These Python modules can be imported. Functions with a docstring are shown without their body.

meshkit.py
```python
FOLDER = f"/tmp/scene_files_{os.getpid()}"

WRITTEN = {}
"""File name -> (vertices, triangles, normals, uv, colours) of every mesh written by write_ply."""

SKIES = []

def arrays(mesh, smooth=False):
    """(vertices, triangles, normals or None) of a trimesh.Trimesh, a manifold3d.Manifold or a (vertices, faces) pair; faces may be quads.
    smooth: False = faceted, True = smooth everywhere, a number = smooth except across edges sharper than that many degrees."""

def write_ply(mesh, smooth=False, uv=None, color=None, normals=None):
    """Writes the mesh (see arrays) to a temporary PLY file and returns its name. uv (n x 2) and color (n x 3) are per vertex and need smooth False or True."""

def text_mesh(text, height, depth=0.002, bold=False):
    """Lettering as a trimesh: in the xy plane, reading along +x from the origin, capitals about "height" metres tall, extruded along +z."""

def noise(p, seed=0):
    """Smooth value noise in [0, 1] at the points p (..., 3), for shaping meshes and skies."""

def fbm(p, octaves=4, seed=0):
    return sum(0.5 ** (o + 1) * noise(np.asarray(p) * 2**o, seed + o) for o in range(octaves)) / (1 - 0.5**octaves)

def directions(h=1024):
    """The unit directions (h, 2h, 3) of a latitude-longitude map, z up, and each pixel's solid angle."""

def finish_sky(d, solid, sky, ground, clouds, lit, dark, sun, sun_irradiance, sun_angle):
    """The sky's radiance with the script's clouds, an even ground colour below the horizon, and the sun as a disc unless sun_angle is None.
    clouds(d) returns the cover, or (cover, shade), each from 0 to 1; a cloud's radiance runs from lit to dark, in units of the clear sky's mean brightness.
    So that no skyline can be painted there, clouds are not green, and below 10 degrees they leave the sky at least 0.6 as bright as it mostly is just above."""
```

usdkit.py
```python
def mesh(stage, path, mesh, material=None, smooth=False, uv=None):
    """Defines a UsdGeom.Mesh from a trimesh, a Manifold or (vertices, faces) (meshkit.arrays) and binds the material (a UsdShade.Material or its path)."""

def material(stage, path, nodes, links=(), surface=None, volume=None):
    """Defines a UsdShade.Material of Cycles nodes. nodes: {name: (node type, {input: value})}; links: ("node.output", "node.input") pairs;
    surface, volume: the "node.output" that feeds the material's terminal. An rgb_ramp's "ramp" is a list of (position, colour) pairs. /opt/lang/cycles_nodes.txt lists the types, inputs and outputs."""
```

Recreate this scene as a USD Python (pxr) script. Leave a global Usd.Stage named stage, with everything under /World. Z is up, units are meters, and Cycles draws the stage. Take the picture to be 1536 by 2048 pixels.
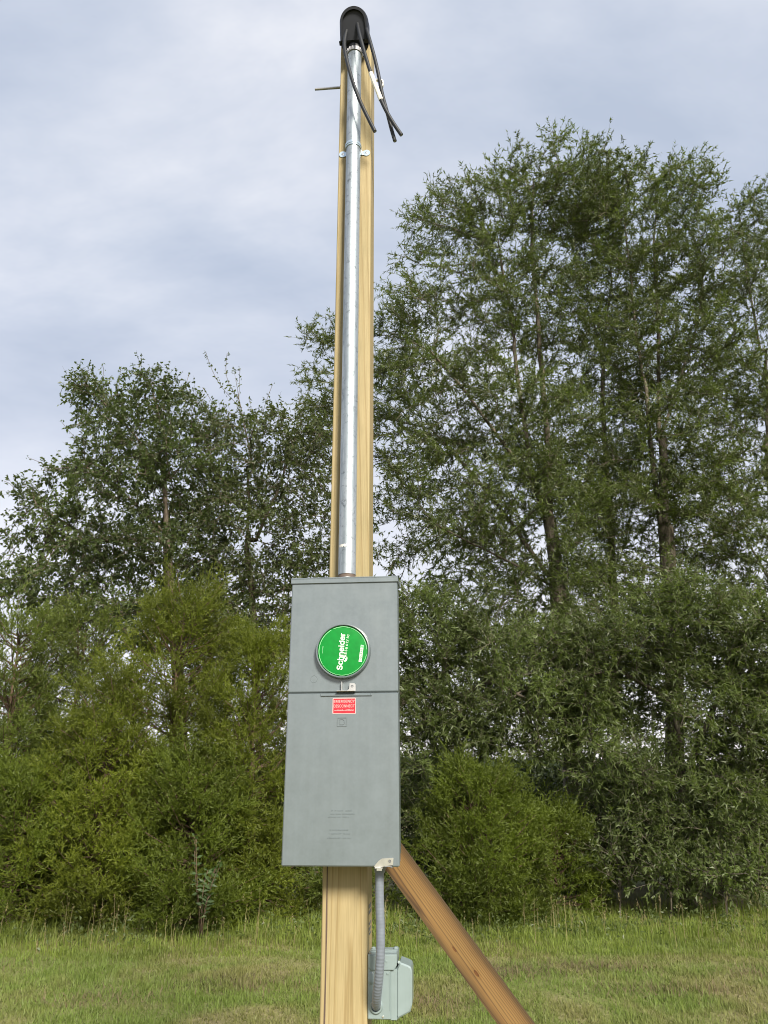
import math, numpy as np, trimesh, usdkit, meshkit
import manifold3d as m3
from scipy.spatial import cKDTree
from scipy.interpolate import CubicSpline
from shapely.geometry import Polygon, Point
from shapely import affinity
from pxr import Usd, UsdGeom, UsdLux, UsdShade, Gf, Sdf, Vt

stage = Usd.Stage.CreateInMemory()
UsdGeom.SetStageUpAxis(stage, UsdGeom.Tokens.z)
UsdGeom.SetStageMetersPerUnit(stage, 1.0)
UsdGeom.Xform.Define(stage, '/World')
stage.SetDefaultPrim(stage.GetPrimAtPath('/World'))
UsdGeom.Scope.Define(stage, '/World/Looks')

# ------------------------------------------------------------------ camera, sky, sun, exposure
EYE = 1.40                       # the phone is held 1.4 m above the lawn
PITCH, ROLL, FPX = math.radians(19.524), math.radians(0.1324), 1538.0
EXPOSURE = 2.45
SUN_EL, SUN_AZ = math.radians(34), math.radians(158)     # azimuth measured as atan2(x, y): behind the photographer, to the right
SUN_POWER, SUN_ANGLE = 0.40, 15.0
SKY_STRENGTH = 0.056

c_, s_ = math.cos(PITCH), math.sin(PITCH)
R0, U0, F0 = np.array([1., 0, 0]), np.array([0, -s_, c_]), np.array([0, c_, s_])
RIGHT = R0 * math.cos(ROLL) - U0 * math.sin(ROLL)
UP = R0 * math.sin(ROLL) + U0 * math.cos(ROLL)
cam = UsdGeom.Camera.Define(stage, '/World/camera')
cam.AddTransformOp().Set(Gf.Matrix4d(*RIGHT, 0, *UP, 0, *(-F0), 0, 0, 0, EYE, 1))
cam.CreateHorizontalApertureAttr(36.0); cam.CreateVerticalApertureAttr(48.0)
cam.CreateFocalLengthAttr(FPX / 1536 * 36.0)
cam.CreateClippingRangeAttr(Gf.Vec2f(0.05, 2000))
cam.GetExposureAttr().Set(EXPOSURE)

sky_mat = usdkit.material(stage, '/World/Looks/sky', {
    'sky': ('sky_texture', {'sky_type': 'single_scattering', 'sun_disc': False, 'sun_elevation': SUN_EL, 'sun_rotation': SUN_AZ}),
    'tc': ('texture_coordinate', {}),
    'sep': ('separate_xyz', {}),
    'zb': ('math', {'math_type': 'add', 'value2': 0.22}),
    'dx': ('math', {'math_type': 'divide'}), 'dy': ('math', {'math_type': 'divide'}),
    'flat': ('combine_xyz', {'z': 0.0}),
    'warp': ('mapping', {'scale': (0.9, 1.35, 1.0), 'rotation': (0, 0, 0.35), 'location': (3.1, 1.7, 0)}),
    'n1': ('noise_texture', {'scale': 2.1, 'detail': 8.0, 'roughness': 0.56, 'distortion': 0.2}),
    'n2': ('noise_texture', {'scale': 0.6, 'detail': 3.0, 'roughness': 0.5}),
    'r1': ('rgb_ramp', {'ramp': [(0.32, (1.60, 1.83, 2.27)), (0.44, (1.88, 2.08, 2.49)), (0.54, (2.16, 2.33, 2.69)), (0.64, (2.54, 2.65, 2.93)), (0.76, (3.1, 3.14, 3.28))]}),
    'r2': ('rgb_ramp', {'ramp': [(0.3, (0.9, 0.92, 0.95)), (0.7, (1.1, 1.08, 1.05))]}),
    'mul': ('mix', {'mix_type': 'multiply', 'fac': 1.0}),
    'hz': ('rgb_ramp', {'ramp': [(0.0, (1, 1, 1)), (0.16, (0.72, 0.72, 0.72)), (0.36, (0.22, 0.22, 0.22)), (0.6, (0, 0, 0))]}),
    'hcol': ('mix', {'mix_type': 'mix', 'color2': (3.65, 3.48, 3.48)}),
    'cov': ('mix', {'mix_type': 'mix', 'fac': 0.93}),
    'bg': ('background_shader', {'strength': SKY_STRENGTH}),
}, [('tc.generated', 'sep.vector'), ('sep.z', 'zb.value1'), ('sep.x', 'dx.value1'), ('zb.value', 'dx.value2'), ('sep.y', 'dy.value1'), ('zb.value', 'dy.value2'),
    ('dx.value', 'flat.x'), ('dy.value', 'flat.y'), ('flat.vector', 'warp.vector'), ('warp.vector', 'n1.vector'), ('warp.vector', 'n2.vector'),
    ('n1.fac', 'r1.fac'), ('n2.fac', 'r2.fac'), ('r1.color', 'mul.color1'), ('r2.color', 'mul.color2'), ('sep.z', 'hz.fac'),
    ('hz.color', 'hcol.fac'), ('mul.color', 'hcol.color1'), ('sky.color', 'cov.color1'), ('hcol.color', 'cov.color2'), ('cov.color', 'bg.color')],
    surface='bg.background')
dome = UsdLux.DomeLight.Define(stage, '/World/sky')
UsdShade.MaterialBindingAPI.Apply(dome.GetPrim()).Bind(sky_mat)
dome.GetPrim().SetCustomDataByKey('kind', 'structure')

sun = UsdLux.DistantLight.Define(stage, '/World/sun')
sun.CreateIntensityAttr(SUN_POWER); sun.CreateAngleAttr(SUN_ANGLE); sun.CreateNormalizeAttr(True)
sun.CreateColorAttr(Gf.Vec3f(1.0, 0.93, 0.80))
td = np.array([math.cos(SUN_EL) * math.sin(SUN_AZ), math.cos(SUN_EL) * math.cos(SUN_AZ), math.sin(SUN_EL)])
sx = np.cross([0, 0, 1], td); sx /= np.linalg.norm(sx); sy = np.cross(td, sx)
sun.AddTransformOp().Set(Gf.Matrix4d(*sx, 0, *sy, 0, *td, 0, 0, 0, 30, 1))

# ------------------------------------------------------------------ helpers
used = {}
def numbered(path):
    n = used.get(path, 0); used[path] = n + 1
    return path if n == 0 else f'{path}_{n:03d}'

def ray(px, py):
    return RIGHT * ((px - 768) / FPX) - UP * ((py - 1024) / FPX) + F0

def at(px, py, Y):
    """the point on the upright plane y = Y seen at a pixel of the photograph"""
    d = ray(px, py); p = d * (Y / d[1]); p[2] += EYE
    return p

# the post's own frame: origin on the ground at the middle of its front face, x to the right, y into the post
PX, PY, PA = -0.1214, 2.5835, math.radians(4.75)
ca, sa = math.cos(PA), math.sin(PA)
def loc(px, py, ly):
    d = ray(px, py); n = np.array([sa, ca])
    t = (ly + n @ [PX, PY]) / (n @ d[:2]); w = d * t
    return np.array([ca * (w[0] - PX) - sa * (w[1] - PY), ly, w[2] + EYE])
def world(l):
    return np.array([PX + l[0] * ca + l[1] * sa, PY - l[0] * sa + l[1] * ca, l[2]])

class Thing:
    pass
def thing(name, label, cat, base=(0, 0, 0), frame='world', group=None, kind=None):
    t = Thing(); t.base = np.asarray(base, float); t.path = numbered('/World/' + name)
    x = UsdGeom.Xform.Define(stage, t.path)
    if frame == 'post':
        x.AddTranslateOp().Set(Gf.Vec3d(*world(t.base))); x.AddRotateZOp().Set(-math.degrees(PA))
    else:
        x.AddTranslateOp().Set(Gf.Vec3d(*t.base))
    p = x.GetPrim(); p.SetCustomDataByKey('label', label); p.SetCustomDataByKey('category', cat)
    if group: p.SetCustomDataByKey('group', group)
    if kind: p.SetCustomDataByKey('kind', kind)
    return t
def part(t, name, mesh, material, smooth=35, parent=None, label=None):
    """a mesh under thing t (given in t's frame's coordinates, not yet moved to its base), or under a part of it"""
    v, f = (mesh.to_mesh().vert_properties[:, :3], mesh.to_mesh().tri_verts) if hasattr(mesh, 'to_mesh') else (mesh.vertices, mesh.faces)
    path = numbered((parent or t.path) + '/' + name)
    m = trimesh.Trimesh(np.asarray(v, float) - t.base, np.asarray(f), process=False)
    usdkit.mesh(stage, path, m, material, smooth=smooth)
    if label: stage.GetPrimAtPath(path).SetCustomDataByKey('label', label)
    return path
def raw_mesh(path, v, f, material, normals=None, kind=None):
    path = numbered(path)
    m = UsdGeom.Mesh.Define(stage, path)
    m.CreatePointsAttr(Vt.Vec3fArray.FromNumpy(np.ascontiguousarray(v, np.float32)))
    m.CreateFaceVertexCountsAttr(Vt.IntArray.FromNumpy(np.full(len(f), f.shape[1], np.int32)))
    m.CreateFaceVertexIndicesAttr(Vt.IntArray.FromNumpy(np.ascontiguousarray(f, np.int32).ravel()))
    m.CreateSubdivisionSchemeAttr('none')
    if normals is not None:
        m.CreateNormalsAttr(Vt.Vec3fArray.FromNumpy(np.ascontiguousarray(normals, np.float32))); m.SetNormalsInterpolation('vertex')
    UsdShade.MaterialBindingAPI.Apply(m.GetPrim()).Bind(material)
    if kind: m.GetPrim().SetCustomDataByKey('kind', kind)
    return m.GetPrim()

def cat(*ms):
    out = []
    for m in ms:
        if hasattr(m, 'to_mesh'):
            q = m.to_mesh(); m = trimesh.Trimesh(q.vert_properties[:, :3], q.tri_verts, process=False)
        out.append(m)
    return trimesh.util.concatenate(out)
def slab(x0, x1, y0, y1, z0, z1, b=0.0015):
    """a box with chamfered edges"""
    pts = []
    b = min(b, 0.45 * min(x1 - x0, y1 - y0, z1 - z0))
    for sx in (0, 1):
        for sy in (0, 1):
            for sz in (0, 1):
                p = np.array([(x0, x1)[sx], (y0, y1)[sy], (z0, z1)[sz]]); d = np.array([1 - 2 * sx, 1 - 2 * sy, 1 - 2 * sz]) * b
                for k in range(3):
                    q = p.copy(); q[(k + 1) % 3] += d[(k + 1) % 3]; q[(k + 2) % 3] += d[(k + 2) % 3]
                    pts.append(q)
    return m3.Manifold.hull_points(np.array(pts))
def extr(poly2, y0, y1, bevel=0.0):
    """a polygon in (x, z) extruded from y0 (towards the viewer) to y1, the near rim bevelled"""
    P = poly2 if hasattr(poly2, 'exterior') else Polygon(poly2)
    a = trimesh.creation.extrude_polygon(P, y1 - y0 - bevel, engine='earcut')
    v = a.vertices; a = trimesh.Trimesh(np.c_[v[:, 0], y1 - v[:, 2], v[:, 1]], a.faces, process=False)
    ms = [a]
    if bevel:
        n = len(P.exterior.coords) - 1
        A = np.array(P.exterior.coords)[:n]
        B = np.array(P.buffer(-bevel, join_style=2).exterior.coords)[:-1]
        if len(B) == n:
            B = B[[np.argmin(((B - p) ** 2).sum(1)) for p in A]]
            cap = trimesh.creation.extrude_polygon(Polygon(B), 0.0002, engine='earcut')
            cv = cap.vertices; ms.append(trimesh.Trimesh(np.c_[cv[:, 0], y0 + 0.0002 - cv[:, 2], cv[:, 1]], cap.faces, process=False))
            V = np.r_[np.c_[A[:, 0], np.full(n, y0 + bevel), A[:, 1]], np.c_[B[:, 0], np.full(n, y0), B[:, 1]]]
            Fc = []
            for i in range(n):
                j = (i + 1) % n; Fc += [[i, j, n + j], [i, n + j, n + i]]
            ms.append(trimesh.Trimesh(V, Fc, process=False))
    m = trimesh.util.concatenate(ms); m.fix_normals(); return m
def cyl(p0, p1, r, n=24, r1=None):
    p0, p1 = np.asarray(p0, float), np.asarray(p1, float); d = p1 - p0; L = np.linalg.norm(d)
    m = m3.Manifold.cylinder(L, r, r if r1 is None else r1, n).to_mesh()
    T = trimesh.geometry.align_vectors([0, 0, 1], d / L); v = m.vert_properties[:, :3] @ T[:3, :3].T + p0
    return trimesh.Trimesh(v, m.tri_verts, process=False)
def tube(pts, r, n=12, dense=6, radii=None, caps=True):
    pts = np.asarray(pts, float); t = np.r_[0, np.cumsum(np.linalg.norm(np.diff(pts, axis=0), axis=1))]
    cs = CubicSpline(t, pts); u = np.linspace(0, t[-1], max(4, dense * len(pts))); P = cs(u); T = cs(u, 1); T /= np.linalg.norm(T, axis=1)[:, None]
    rr = np.full(len(u), r) if radii is None else radii(u / t[-1], u)
    N = np.cross(T[0], [0.3, 0.9, 0.2]); N /= np.linalg.norm(N); V = []
    for k in range(len(u)):
        N = N - T[k] * (N @ T[k]); N /= np.linalg.norm(N); B = np.cross(T[k], N); a = np.linspace(0, 2 * np.pi, n, endpoint=False)
        V.append(P[k] + rr[k] * (np.cos(a)[:, None] * N + np.sin(a)[:, None] * B))
    K = len(u); V = np.concatenate(V); Fc = []
    for k in range(K - 1):
        for i in range(n):
            j = (i + 1) % n; a0, a1, b0, b1 = k * n + i, k * n + j, (k + 1) * n + i, (k + 1) * n + j
            Fc += [[a0, a1, b1], [a0, b1, b0]]
    if caps:
        V = np.r_[V, P[:1], P[-1:]]; a, b = K * n, K * n + 1
        for i in range(n):
            j = (i + 1) % n; Fc += [[a, j, i], [b, (K - 1) * n + i, (K - 1) * n + j]]
    return trimesh.Trimesh(V, Fc, process=False)
def revolve_y(profile, cx, cz, n=64):
    """profile: (radius, y) pairs, turned about the axis along y through (cx, cz)"""
    pr = np.array(profile, float); a = np.linspace(0, 2 * np.pi, n, endpoint=False); K = len(pr)
    V = np.stack([cx + pr[:, 0][None] * np.cos(a)[:, None], np.broadcast_to(pr[:, 1][None], (n, K)), cz + pr[:, 0][None] * np.sin(a)[:, None]], -1).reshape(-1, 3)
    Fc = []
    for i in range(n):
        j = (i + 1) % n
        for k in range(K - 1):
            Fc += [[i * K + k, j * K + k, j * K + k + 1], [i * K + k, j * K + k + 1, i * K + k + 1]]
    m = trimesh.Trimesh(V, Fc, process=True); m.fix_normals(); return m
def revolve_z(profile, cx, cy, n=40):
    m = revolve_y([(r, z) for r, z in profile], 0, 0, n); v = m.vertices
    m = trimesh.Trimesh(np.c_[v[:, 0] + cx, v[:, 2] + cy, v[:, 1]], m.faces, process=False); m.fix_normals(); return m
def lettering(text, height, x, z, y, angle=0.0, bold=False, spacing=0.0, depth=0.0006, align=0.0, stretch=1.0):
    """writing that stands on the plane y, facing -y; angle turns it in that plane, align 0.5 centres it"""
    if spacing:
        ms, pen = [], 0.0
        for ch in text:
            if ch == ' ': pen += height * 0.5; continue
            q = meshkit.text_mesh(ch, height, depth, bold); w = q.vertices[:, 0].max() - q.vertices[:, 0].min(); q.vertices[:, 0] += pen - q.vertices[:, 0].min(); pen += w + spacing; ms.append(q)
        m = trimesh.util.concatenate(ms)
    else:
        m = meshkit.text_mesh(text, height, depth, bold)
    v = m.vertices.copy(); v[:, 0] -= v[:, 0].min(); v[:, 0] *= stretch
    v[:, 0] -= align * v[:, 0].max()
    c, s = math.cos(angle), math.sin(angle)
    V = np.c_[x + v[:, 0] * c - v[:, 1] * s, y - v[:, 2], z + v[:, 0] * s + v[:, 1] * c]
    m = trimesh.Trimesh(V, m.faces, process=False); return m
def arc(cx, cz, r, w, a0, a1, y0, y1, n=40):
    a = np.radians(np.linspace(a0, a1, n)); o = np.c_[cx + (r + w / 2) * np.cos(a), cz + (r + w / 2) * np.sin(a)]; i = np.c_[cx + (r - w / 2) * np.cos(a), cz + (r - w / 2) * np.sin(a)]
    return extr(Polygon(np.r_[o, i[::-1]]), y0, y1)

# ------------------------------------------------------------------ materials
def M(name, nodes, links, surface='p.BSDF'):
    return usdkit.material(stage, '/World/Looks/' + name, nodes, links, surface=surface)

def leaf_material(name, dark, mid, light, rough=0.45, trans=0.40, tint=(1.85, 2.0, 0.85), patch=0.75, spec=0.4):
    return M(name, {
        'g': ('geometry', {}),
        'r': ('rgb_ramp', {'ramp': [(0.0, dark), (0.45, mid), (0.85, light), (1.0, tuple(min(1, a * 1.25) for a in light))]}),
        'n': ('noise_texture', {'scale': 1.1, 'detail': 3.0, 'roughness': 0.6}),
        'nr': ('map_range', {'from_min': 0.3, 'from_max': 0.7, 'to_min': 1 - patch * 0.55, 'to_max': 1 + patch * 0.45, 'clamp': True}),
        'cc': ('combine_xyz', {}),
        'mul': ('mix', {'mix_type': 'multiply', 'fac': 1.0}),
        'tt': ('mix', {'mix_type': 'multiply', 'fac': 1.0, 'color2': tint}),
        'p': ('principled_bsdf', {'roughness': rough, 'specular_ior_level': spec}),
        't': ('translucent_bsdf', {}),
        'mx': ('mix_closure', {'fac': trans}),
    }, [('g.random_per_island', 'r.fac'), ('g.position', 'n.vector'), ('n.fac', 'nr.value'), ('nr.result', 'cc.x'), ('nr.result', 'cc.y'), ('nr.result', 'cc.z'),
        ('r.color', 'mul.color1'), ('cc.vector', 'mul.color2'), ('mul.color', 'p.base_color'), ('mul.color', 'tt.color1'), ('tt.color', 't.color'),
        ('p.BSDF', 'mx.closure1'), ('t.BSDF', 'mx.closure2')], surface='mx.closure')

oak_leaf = leaf_material('oak_leaf', (0.070, 0.092, 0.026), (0.132, 0.162, 0.050), (0.230, 0.255, 0.100))
low_oak_leaf = leaf_material('low_oak_leaf', (0.080, 0.106, 0.032), (0.150, 0.182, 0.062), (0.255, 0.282, 0.125))
elm_leaf = leaf_material('elm_leaf', (0.058, 0.080, 0.026), (0.112, 0.142, 0.046), (0.195, 0.225, 0.085))
thin_elm_leaf = leaf_material('thin_elm_leaf', (0.060, 0.078, 0.026), (0.115, 0.138, 0.046), (0.195, 0.210, 0.080))
cedar_dull = leaf_material('dull_cedar_foliage', (0.086, 0.112, 0.018), (0.165, 0.200, 0.036), (0.265, 0.29, 0.070), rough=0.6, trans=0.35)
cedar_gold = leaf_material('golden_cedar_foliage', (0.105, 0.128, 0.012), (0.205, 0.228, 0.022), (0.33, 0.335, 0.055), rough=0.6, trans=0.38)
cedar_green = leaf_material('green_cedar_foliage', (0.084, 0.112, 0.011), (0.160, 0.196, 0.020), (0.27, 0.295, 0.048), rough=0.6, trans=0.38)
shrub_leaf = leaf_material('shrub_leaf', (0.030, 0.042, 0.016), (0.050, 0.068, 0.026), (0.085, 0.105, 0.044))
sapling_leaf = leaf_material('sapling_leaf', (0.080, 0.125, 0.050), (0.115, 0.170, 0.075), (0.16, 0.22, 0.10))
tall_blade = leaf_material('tall_grass_blade', (0.15, 0.19, 0.036), (0.29, 0.33, 0.085), (0.50, 0.47, 0.23), rough=0.55, trans=0.35, patch=0.7)
straw = leaf_material('dry_stalk', (0.22, 0.18, 0.09), (0.32, 0.27, 0.15), (0.42, 0.36, 0.22), rough=0.7, trans=0.1)

lawn_blade = M('lawn_blade', {
    'g': ('geometry', {}),
    'gr': ('rgb_ramp', {'ramp': [(0.0, (0.13, 0.18, 0.034)), (0.4, (0.255, 0.32, 0.085)), (0.72, (0.43, 0.45, 0.17)), (0.92, (0.60, 0.54, 0.29)), (1.0, (0.72, 0.64, 0.42))]}),
    'dr': ('rgb_ramp', {'ramp': [(0.0, (0.17, 0.17, 0.055)), (0.3, (0.32, 0.30, 0.12)), (0.6, (0.50, 0.43, 0.23)), (1.0, (0.70, 0.60, 0.40))]}),
    'n': ('noise_texture', {'scale': 0.75, 'detail': 5.0, 'roughness': 0.62, 'distortion': 0.6}),
    'nr': ('map_range', {'from_min': 0.45, 'from_max': 0.58, 'to_min': 0.0, 'to_max': 0.95, 'clamp': True}),
    'mx': ('mix', {'mix_type': 'mix'}),
    'p': ('principled_bsdf', {'roughness': 0.55, 'specular_ior_level': 0.35}),
    't': ('translucent_bsdf', {}), 'mc': ('mix_closure', {'fac': 0.25}),
}, [('g.random_per_island', 'gr.fac'), ('g.random_per_island', 'dr.fac'), ('g.position', 'n.vector'), ('n.fac', 'nr.value'), ('nr.result', 'mx.fac'),
    ('gr.color', 'mx.color1'), ('dr.color', 'mx.color2'), ('mx.color', 'p.base_color'), ('mx.color', 't.color'), ('p.BSDF', 'mc.closure1'), ('t.BSDF', 'mc.closure2')], surface='mc.closure')

ground_mat = M('lawn_ground', {
    'g': ('geometry', {}),
    'n': ('noise_texture', {'scale': 0.75, 'detail': 5.0, 'roughness': 0.62, 'distortion': 0.6}),
    'f': ('noise_texture', {'scale': 38.0, 'detail': 4.0, 'roughness': 0.7}),
    'r': ('rgb_ramp', {'ramp': [(0.35, (0.14, 0.165, 0.050)), (0.5, (0.19, 0.19, 0.075)), (0.64, (0.26, 0.215, 0.12))]}),
    'fr': ('rgb_ramp', {'ramp': [(0.3, (0.55, 0.55, 0.55)), (0.7, (1.2, 1.2, 1.2))]}),
    'm': ('mix', {'mix_type': 'multiply', 'fac': 1.0}),
    'b': ('bump', {'strength': 0.6, 'distance': 0.02}),
    'p': ('principled_bsdf', {'roughness': 0.9, 'specular_ior_level': 0.2}),
}, [('g.position', 'n.vector'), ('g.position', 'f.vector'), ('n.fac', 'r.fac'), ('f.fac', 'fr.fac'), ('r.color', 'm.color1'), ('fr.color', 'm.color2'), ('m.color', 'p.base_color'), ('f.fac', 'b.height'), ('b.normal', 'p.normal')])

def bark_material(name, a, b, c):
    return M(name, {
        'g': ('geometry', {}), 'mp': ('mapping', {'scale': (1, 1, 0.25)}),
        'n': ('noise_texture', {'scale': 28.0, 'detail': 6.0, 'roughness': 0.65}),
        'l': ('noise_texture', {'scale': 2.0, 'detail': 3.0}),
        'r': ('rgb_ramp', {'ramp': [(0.3, a), (0.5, b), (0.72, c)]}),
        'lr': ('rgb_ramp', {'ramp': [(0.35, (0.75, 0.75, 0.72)), (0.65, (1.2, 1.18, 1.12))]}), 'm': ('mix', {'mix_type': 'multiply', 'fac': 1.0}),
        'b': ('bump', {'strength': 0.7, 'distance': 0.02}), 'p': ('principled_bsdf', {'roughness': 0.85, 'specular_ior_level': 0.25}),
    }, [('g.position', 'mp.vector'), ('mp.vector', 'n.vector'), ('g.position', 'l.vector'), ('n.fac', 'r.fac'), ('l.fac', 'lr.fac'), ('r.color', 'm.color1'), ('lr.color', 'm.color2'), ('m.color', 'p.base_color'), ('n.fac', 'b.height'), ('b.normal', 'p.normal')])
oak_bark = bark_material('oak_bark', (0.035, 0.029, 0.022), (0.085, 0.072, 0.056), (0.19, 0.17, 0.14))
elm_bark = bark_material('elm_bark', (0.040, 0.032, 0.025), (0.095, 0.076, 0.058), (0.20, 0.165, 0.13))
cedar_bark = bark_material('cedar_bark', (0.05, 0.032, 0.022), (0.12, 0.080, 0.055), (0.20, 0.150, 0.110))

def wood_material(name, early, mid, late, centre, axis_scale, ring, knots=(), stain=None, rough=0.62, dist=2.2, lean=0.0):
    """sawn pine: growth rings about an axis along the board's z, drawn out lengthwise, plus fine grain; knots at the given points"""
    nodes = {
        'tc': ('texture_coordinate', {}),
        'mp': ('mapping', {'location': (-centre[0], -centre[1], 0), 'scale': (1, 1, axis_scale)}),
        'mp2': ('mapping', {'rotation': (lean, lean * 0.6, 0)}),
        'w': ('wave_texture', {'wave_type': 'rings', 'rings_direction': 'z', 'profile': 'saw', 'scale': ring, 'distortion': dist, 'detail': 2.0, 'detail_scale': 1.6, 'detail_roughness': 0.5}),
        'r': ('rgb_ramp', {'ramp': [(0.0, early), (0.45, early), (0.72, mid), (0.93, late), (1.0, early)]}),
        'fm': ('mapping', {'scale': (260, 260, 9)}), 'fn': ('noise_texture', {'scale': 1.0, 'detail': 4.0, 'roughness': 0.6}),
        'fr': ('rgb_ramp', {'ramp': [(0.3, (0.86, 0.85, 0.82)), (0.7, (1.08, 1.08, 1.07))]}),
        'ln': ('noise_texture', {'scale': 3.2, 'detail': 3.0, 'roughness': 0.55}),
        'lr': ('rgb_ramp', {'ramp': [(0.3, (0.88, 0.90, 0.84)), (0.7, (1.06, 1.05, 1.04))]}),
        'm1': ('mix', {'mix_type': 'multiply', 'fac': 1.0}), 'm2': ('mix', {'mix_type': 'multiply', 'fac': 1.0}),
        'b': ('bump', {'strength': 0.25, 'distance': 0.002}),
        'p': ('principled_bsdf', {'roughness': rough, 'specular_ior_level': 0.35}),
    }
    links = [('tc.object', 'mp2.vector'), ('mp2.vector', 'mp.vector'), ('mp.vector', 'w.vector'), ('w.fac', 'r.fac'), ('tc.object', 'fm.vector'), ('fm.vector', 'fn.vector'), ('fn.fac', 'fr.fac'),
             ('tc.object', 'ln.vector'), ('ln.fac', 'lr.fac'), ('r.color', 'm1.color1'), ('fr.color', 'm1.color2'), ('m1.color', 'm2.color1'), ('lr.color', 'm2.color2'), ('fn.fac', 'b.height'), ('b.normal', 'p.normal')]
    last = 'm2.color'
    for k, (kp, kr, kz) in enumerate(knots):
        n = f'k{k}'
        nodes[n + 'm'] = ('mapping', {'location': tuple(-np.array(kp) * np.array([1, 1, kz])), 'scale': (1, 1, kz)})
        nodes[n + 'n'] = ('noise_texture', {'scale': 45.0, 'detail': 2.0})
        nodes[n + 's'] = ('vector_math', {'math_type': 'scale', 'scale': kr * 0.5})
        nodes[n + 'a'] = ('vector_math', {'math_type': 'add'})
        nodes[n + 'd'] = ('vector_math', {'math_type': 'length'})
        nodes[n + 'v'] = ('math', {'math_type': 'divide', 'value2': kr * 2.4})
        nodes[n + 'r'] = ('rgb_ramp', {'ramp': [(0.0, (0.55, 0.36, 0.2)), (0.18, (0.70, 0.46, 0.25)), (0.30, (0.5, 0.33, 0.20)), (0.36, (0.42, 0.27, 0.17)), (0.42, (0.80, 0.68, 0.50)), (0.52, (1, 1, 1)), (0.60, (0.86, 0.78, 0.62)), (0.66, (1, 1, 1)), (0.78, (0.9, 0.84, 0.72)), (0.84, (1, 1, 1)), (1.0, (1, 1, 1))]})
        nodes[n + 'x'] = ('mix', {'mix_type': 'multiply', 'fac': 1.0})
        links += [('tc.object', n + 'm.vector'), ('tc.object', n + 'n.vector'), (n + 'n.color', n + 's.vector1'), (n + 'm.vector', n + 'a.vector1'), (n + 's.vector', n + 'a.vector2'), (n + 'a.vector', n + 'd.vector1'),
                  (n + 'd.value', n + 'v.value1'), (n + 'v.value', n + 'r.fac'), (last, n + 'x.color1'), (n + 'r.color', n + 'x.color2')]
        last = n + 'x.color'
    if stain:
        nodes.update(stain[0]); links += stain[1]; links.append((last, stain[2])); last = stain[3]
    links.append((last, 'p.base_color'))
    return M(name, nodes, links)

knot_z = loc(735, 1086, 0)[2]
post_wood = wood_material('treated_pine', (0.300, 0.239, 0.130), (0.285, 0.223, 0.115), (0.228, 0.168, 0.080), (0.018, 0.050, 0), 0.03, 50.0, knots=[((0.052, 0.0, knot_z), 0.015, 0.62)], dist=1.5, lean=0.006)
brace_stain = ({
    'sx': ('separate_xyz', {}), 'ab': ('math', {'math_type': 'absolute'}),
    'sn': ('noise_texture', {'scale': 1.0, 'detail': 4.0, 'roughness': 0.65}), 'sm': ('mapping', {'scale': (90, 90, 5)}),
    'sa': ('math', {'math_type': 'multiply_add', 'value2': 0.026}),
    'er': ('rgb_ramp', {'ramp': [(0.0, (1, 1, 1)), (0.024, (1, 1, 1)), (0.040, (0.74, 0.70, 0.68)), (0.050, (0.36, 0.36, 0.37)), (1.0, (0.30, 0.30, 0.31))], 'interpolate': True}),
    'em': ('mix', {'mix_type': 'multiply', 'fac': 0.9}),
}, [('tc.object', 'sx.vector'), ('sx.x', 'ab.value1'), ('tc.object', 'sm.vector'), ('sm.vector', 'sn.vector'), ('sn.fac', 'sa.value1'), ('ab.value', 'sa.value3'), ('sa.value', 'er.fac'), ('er.color', 'em.color2')], 'em.color1', 'em.color')
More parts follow.
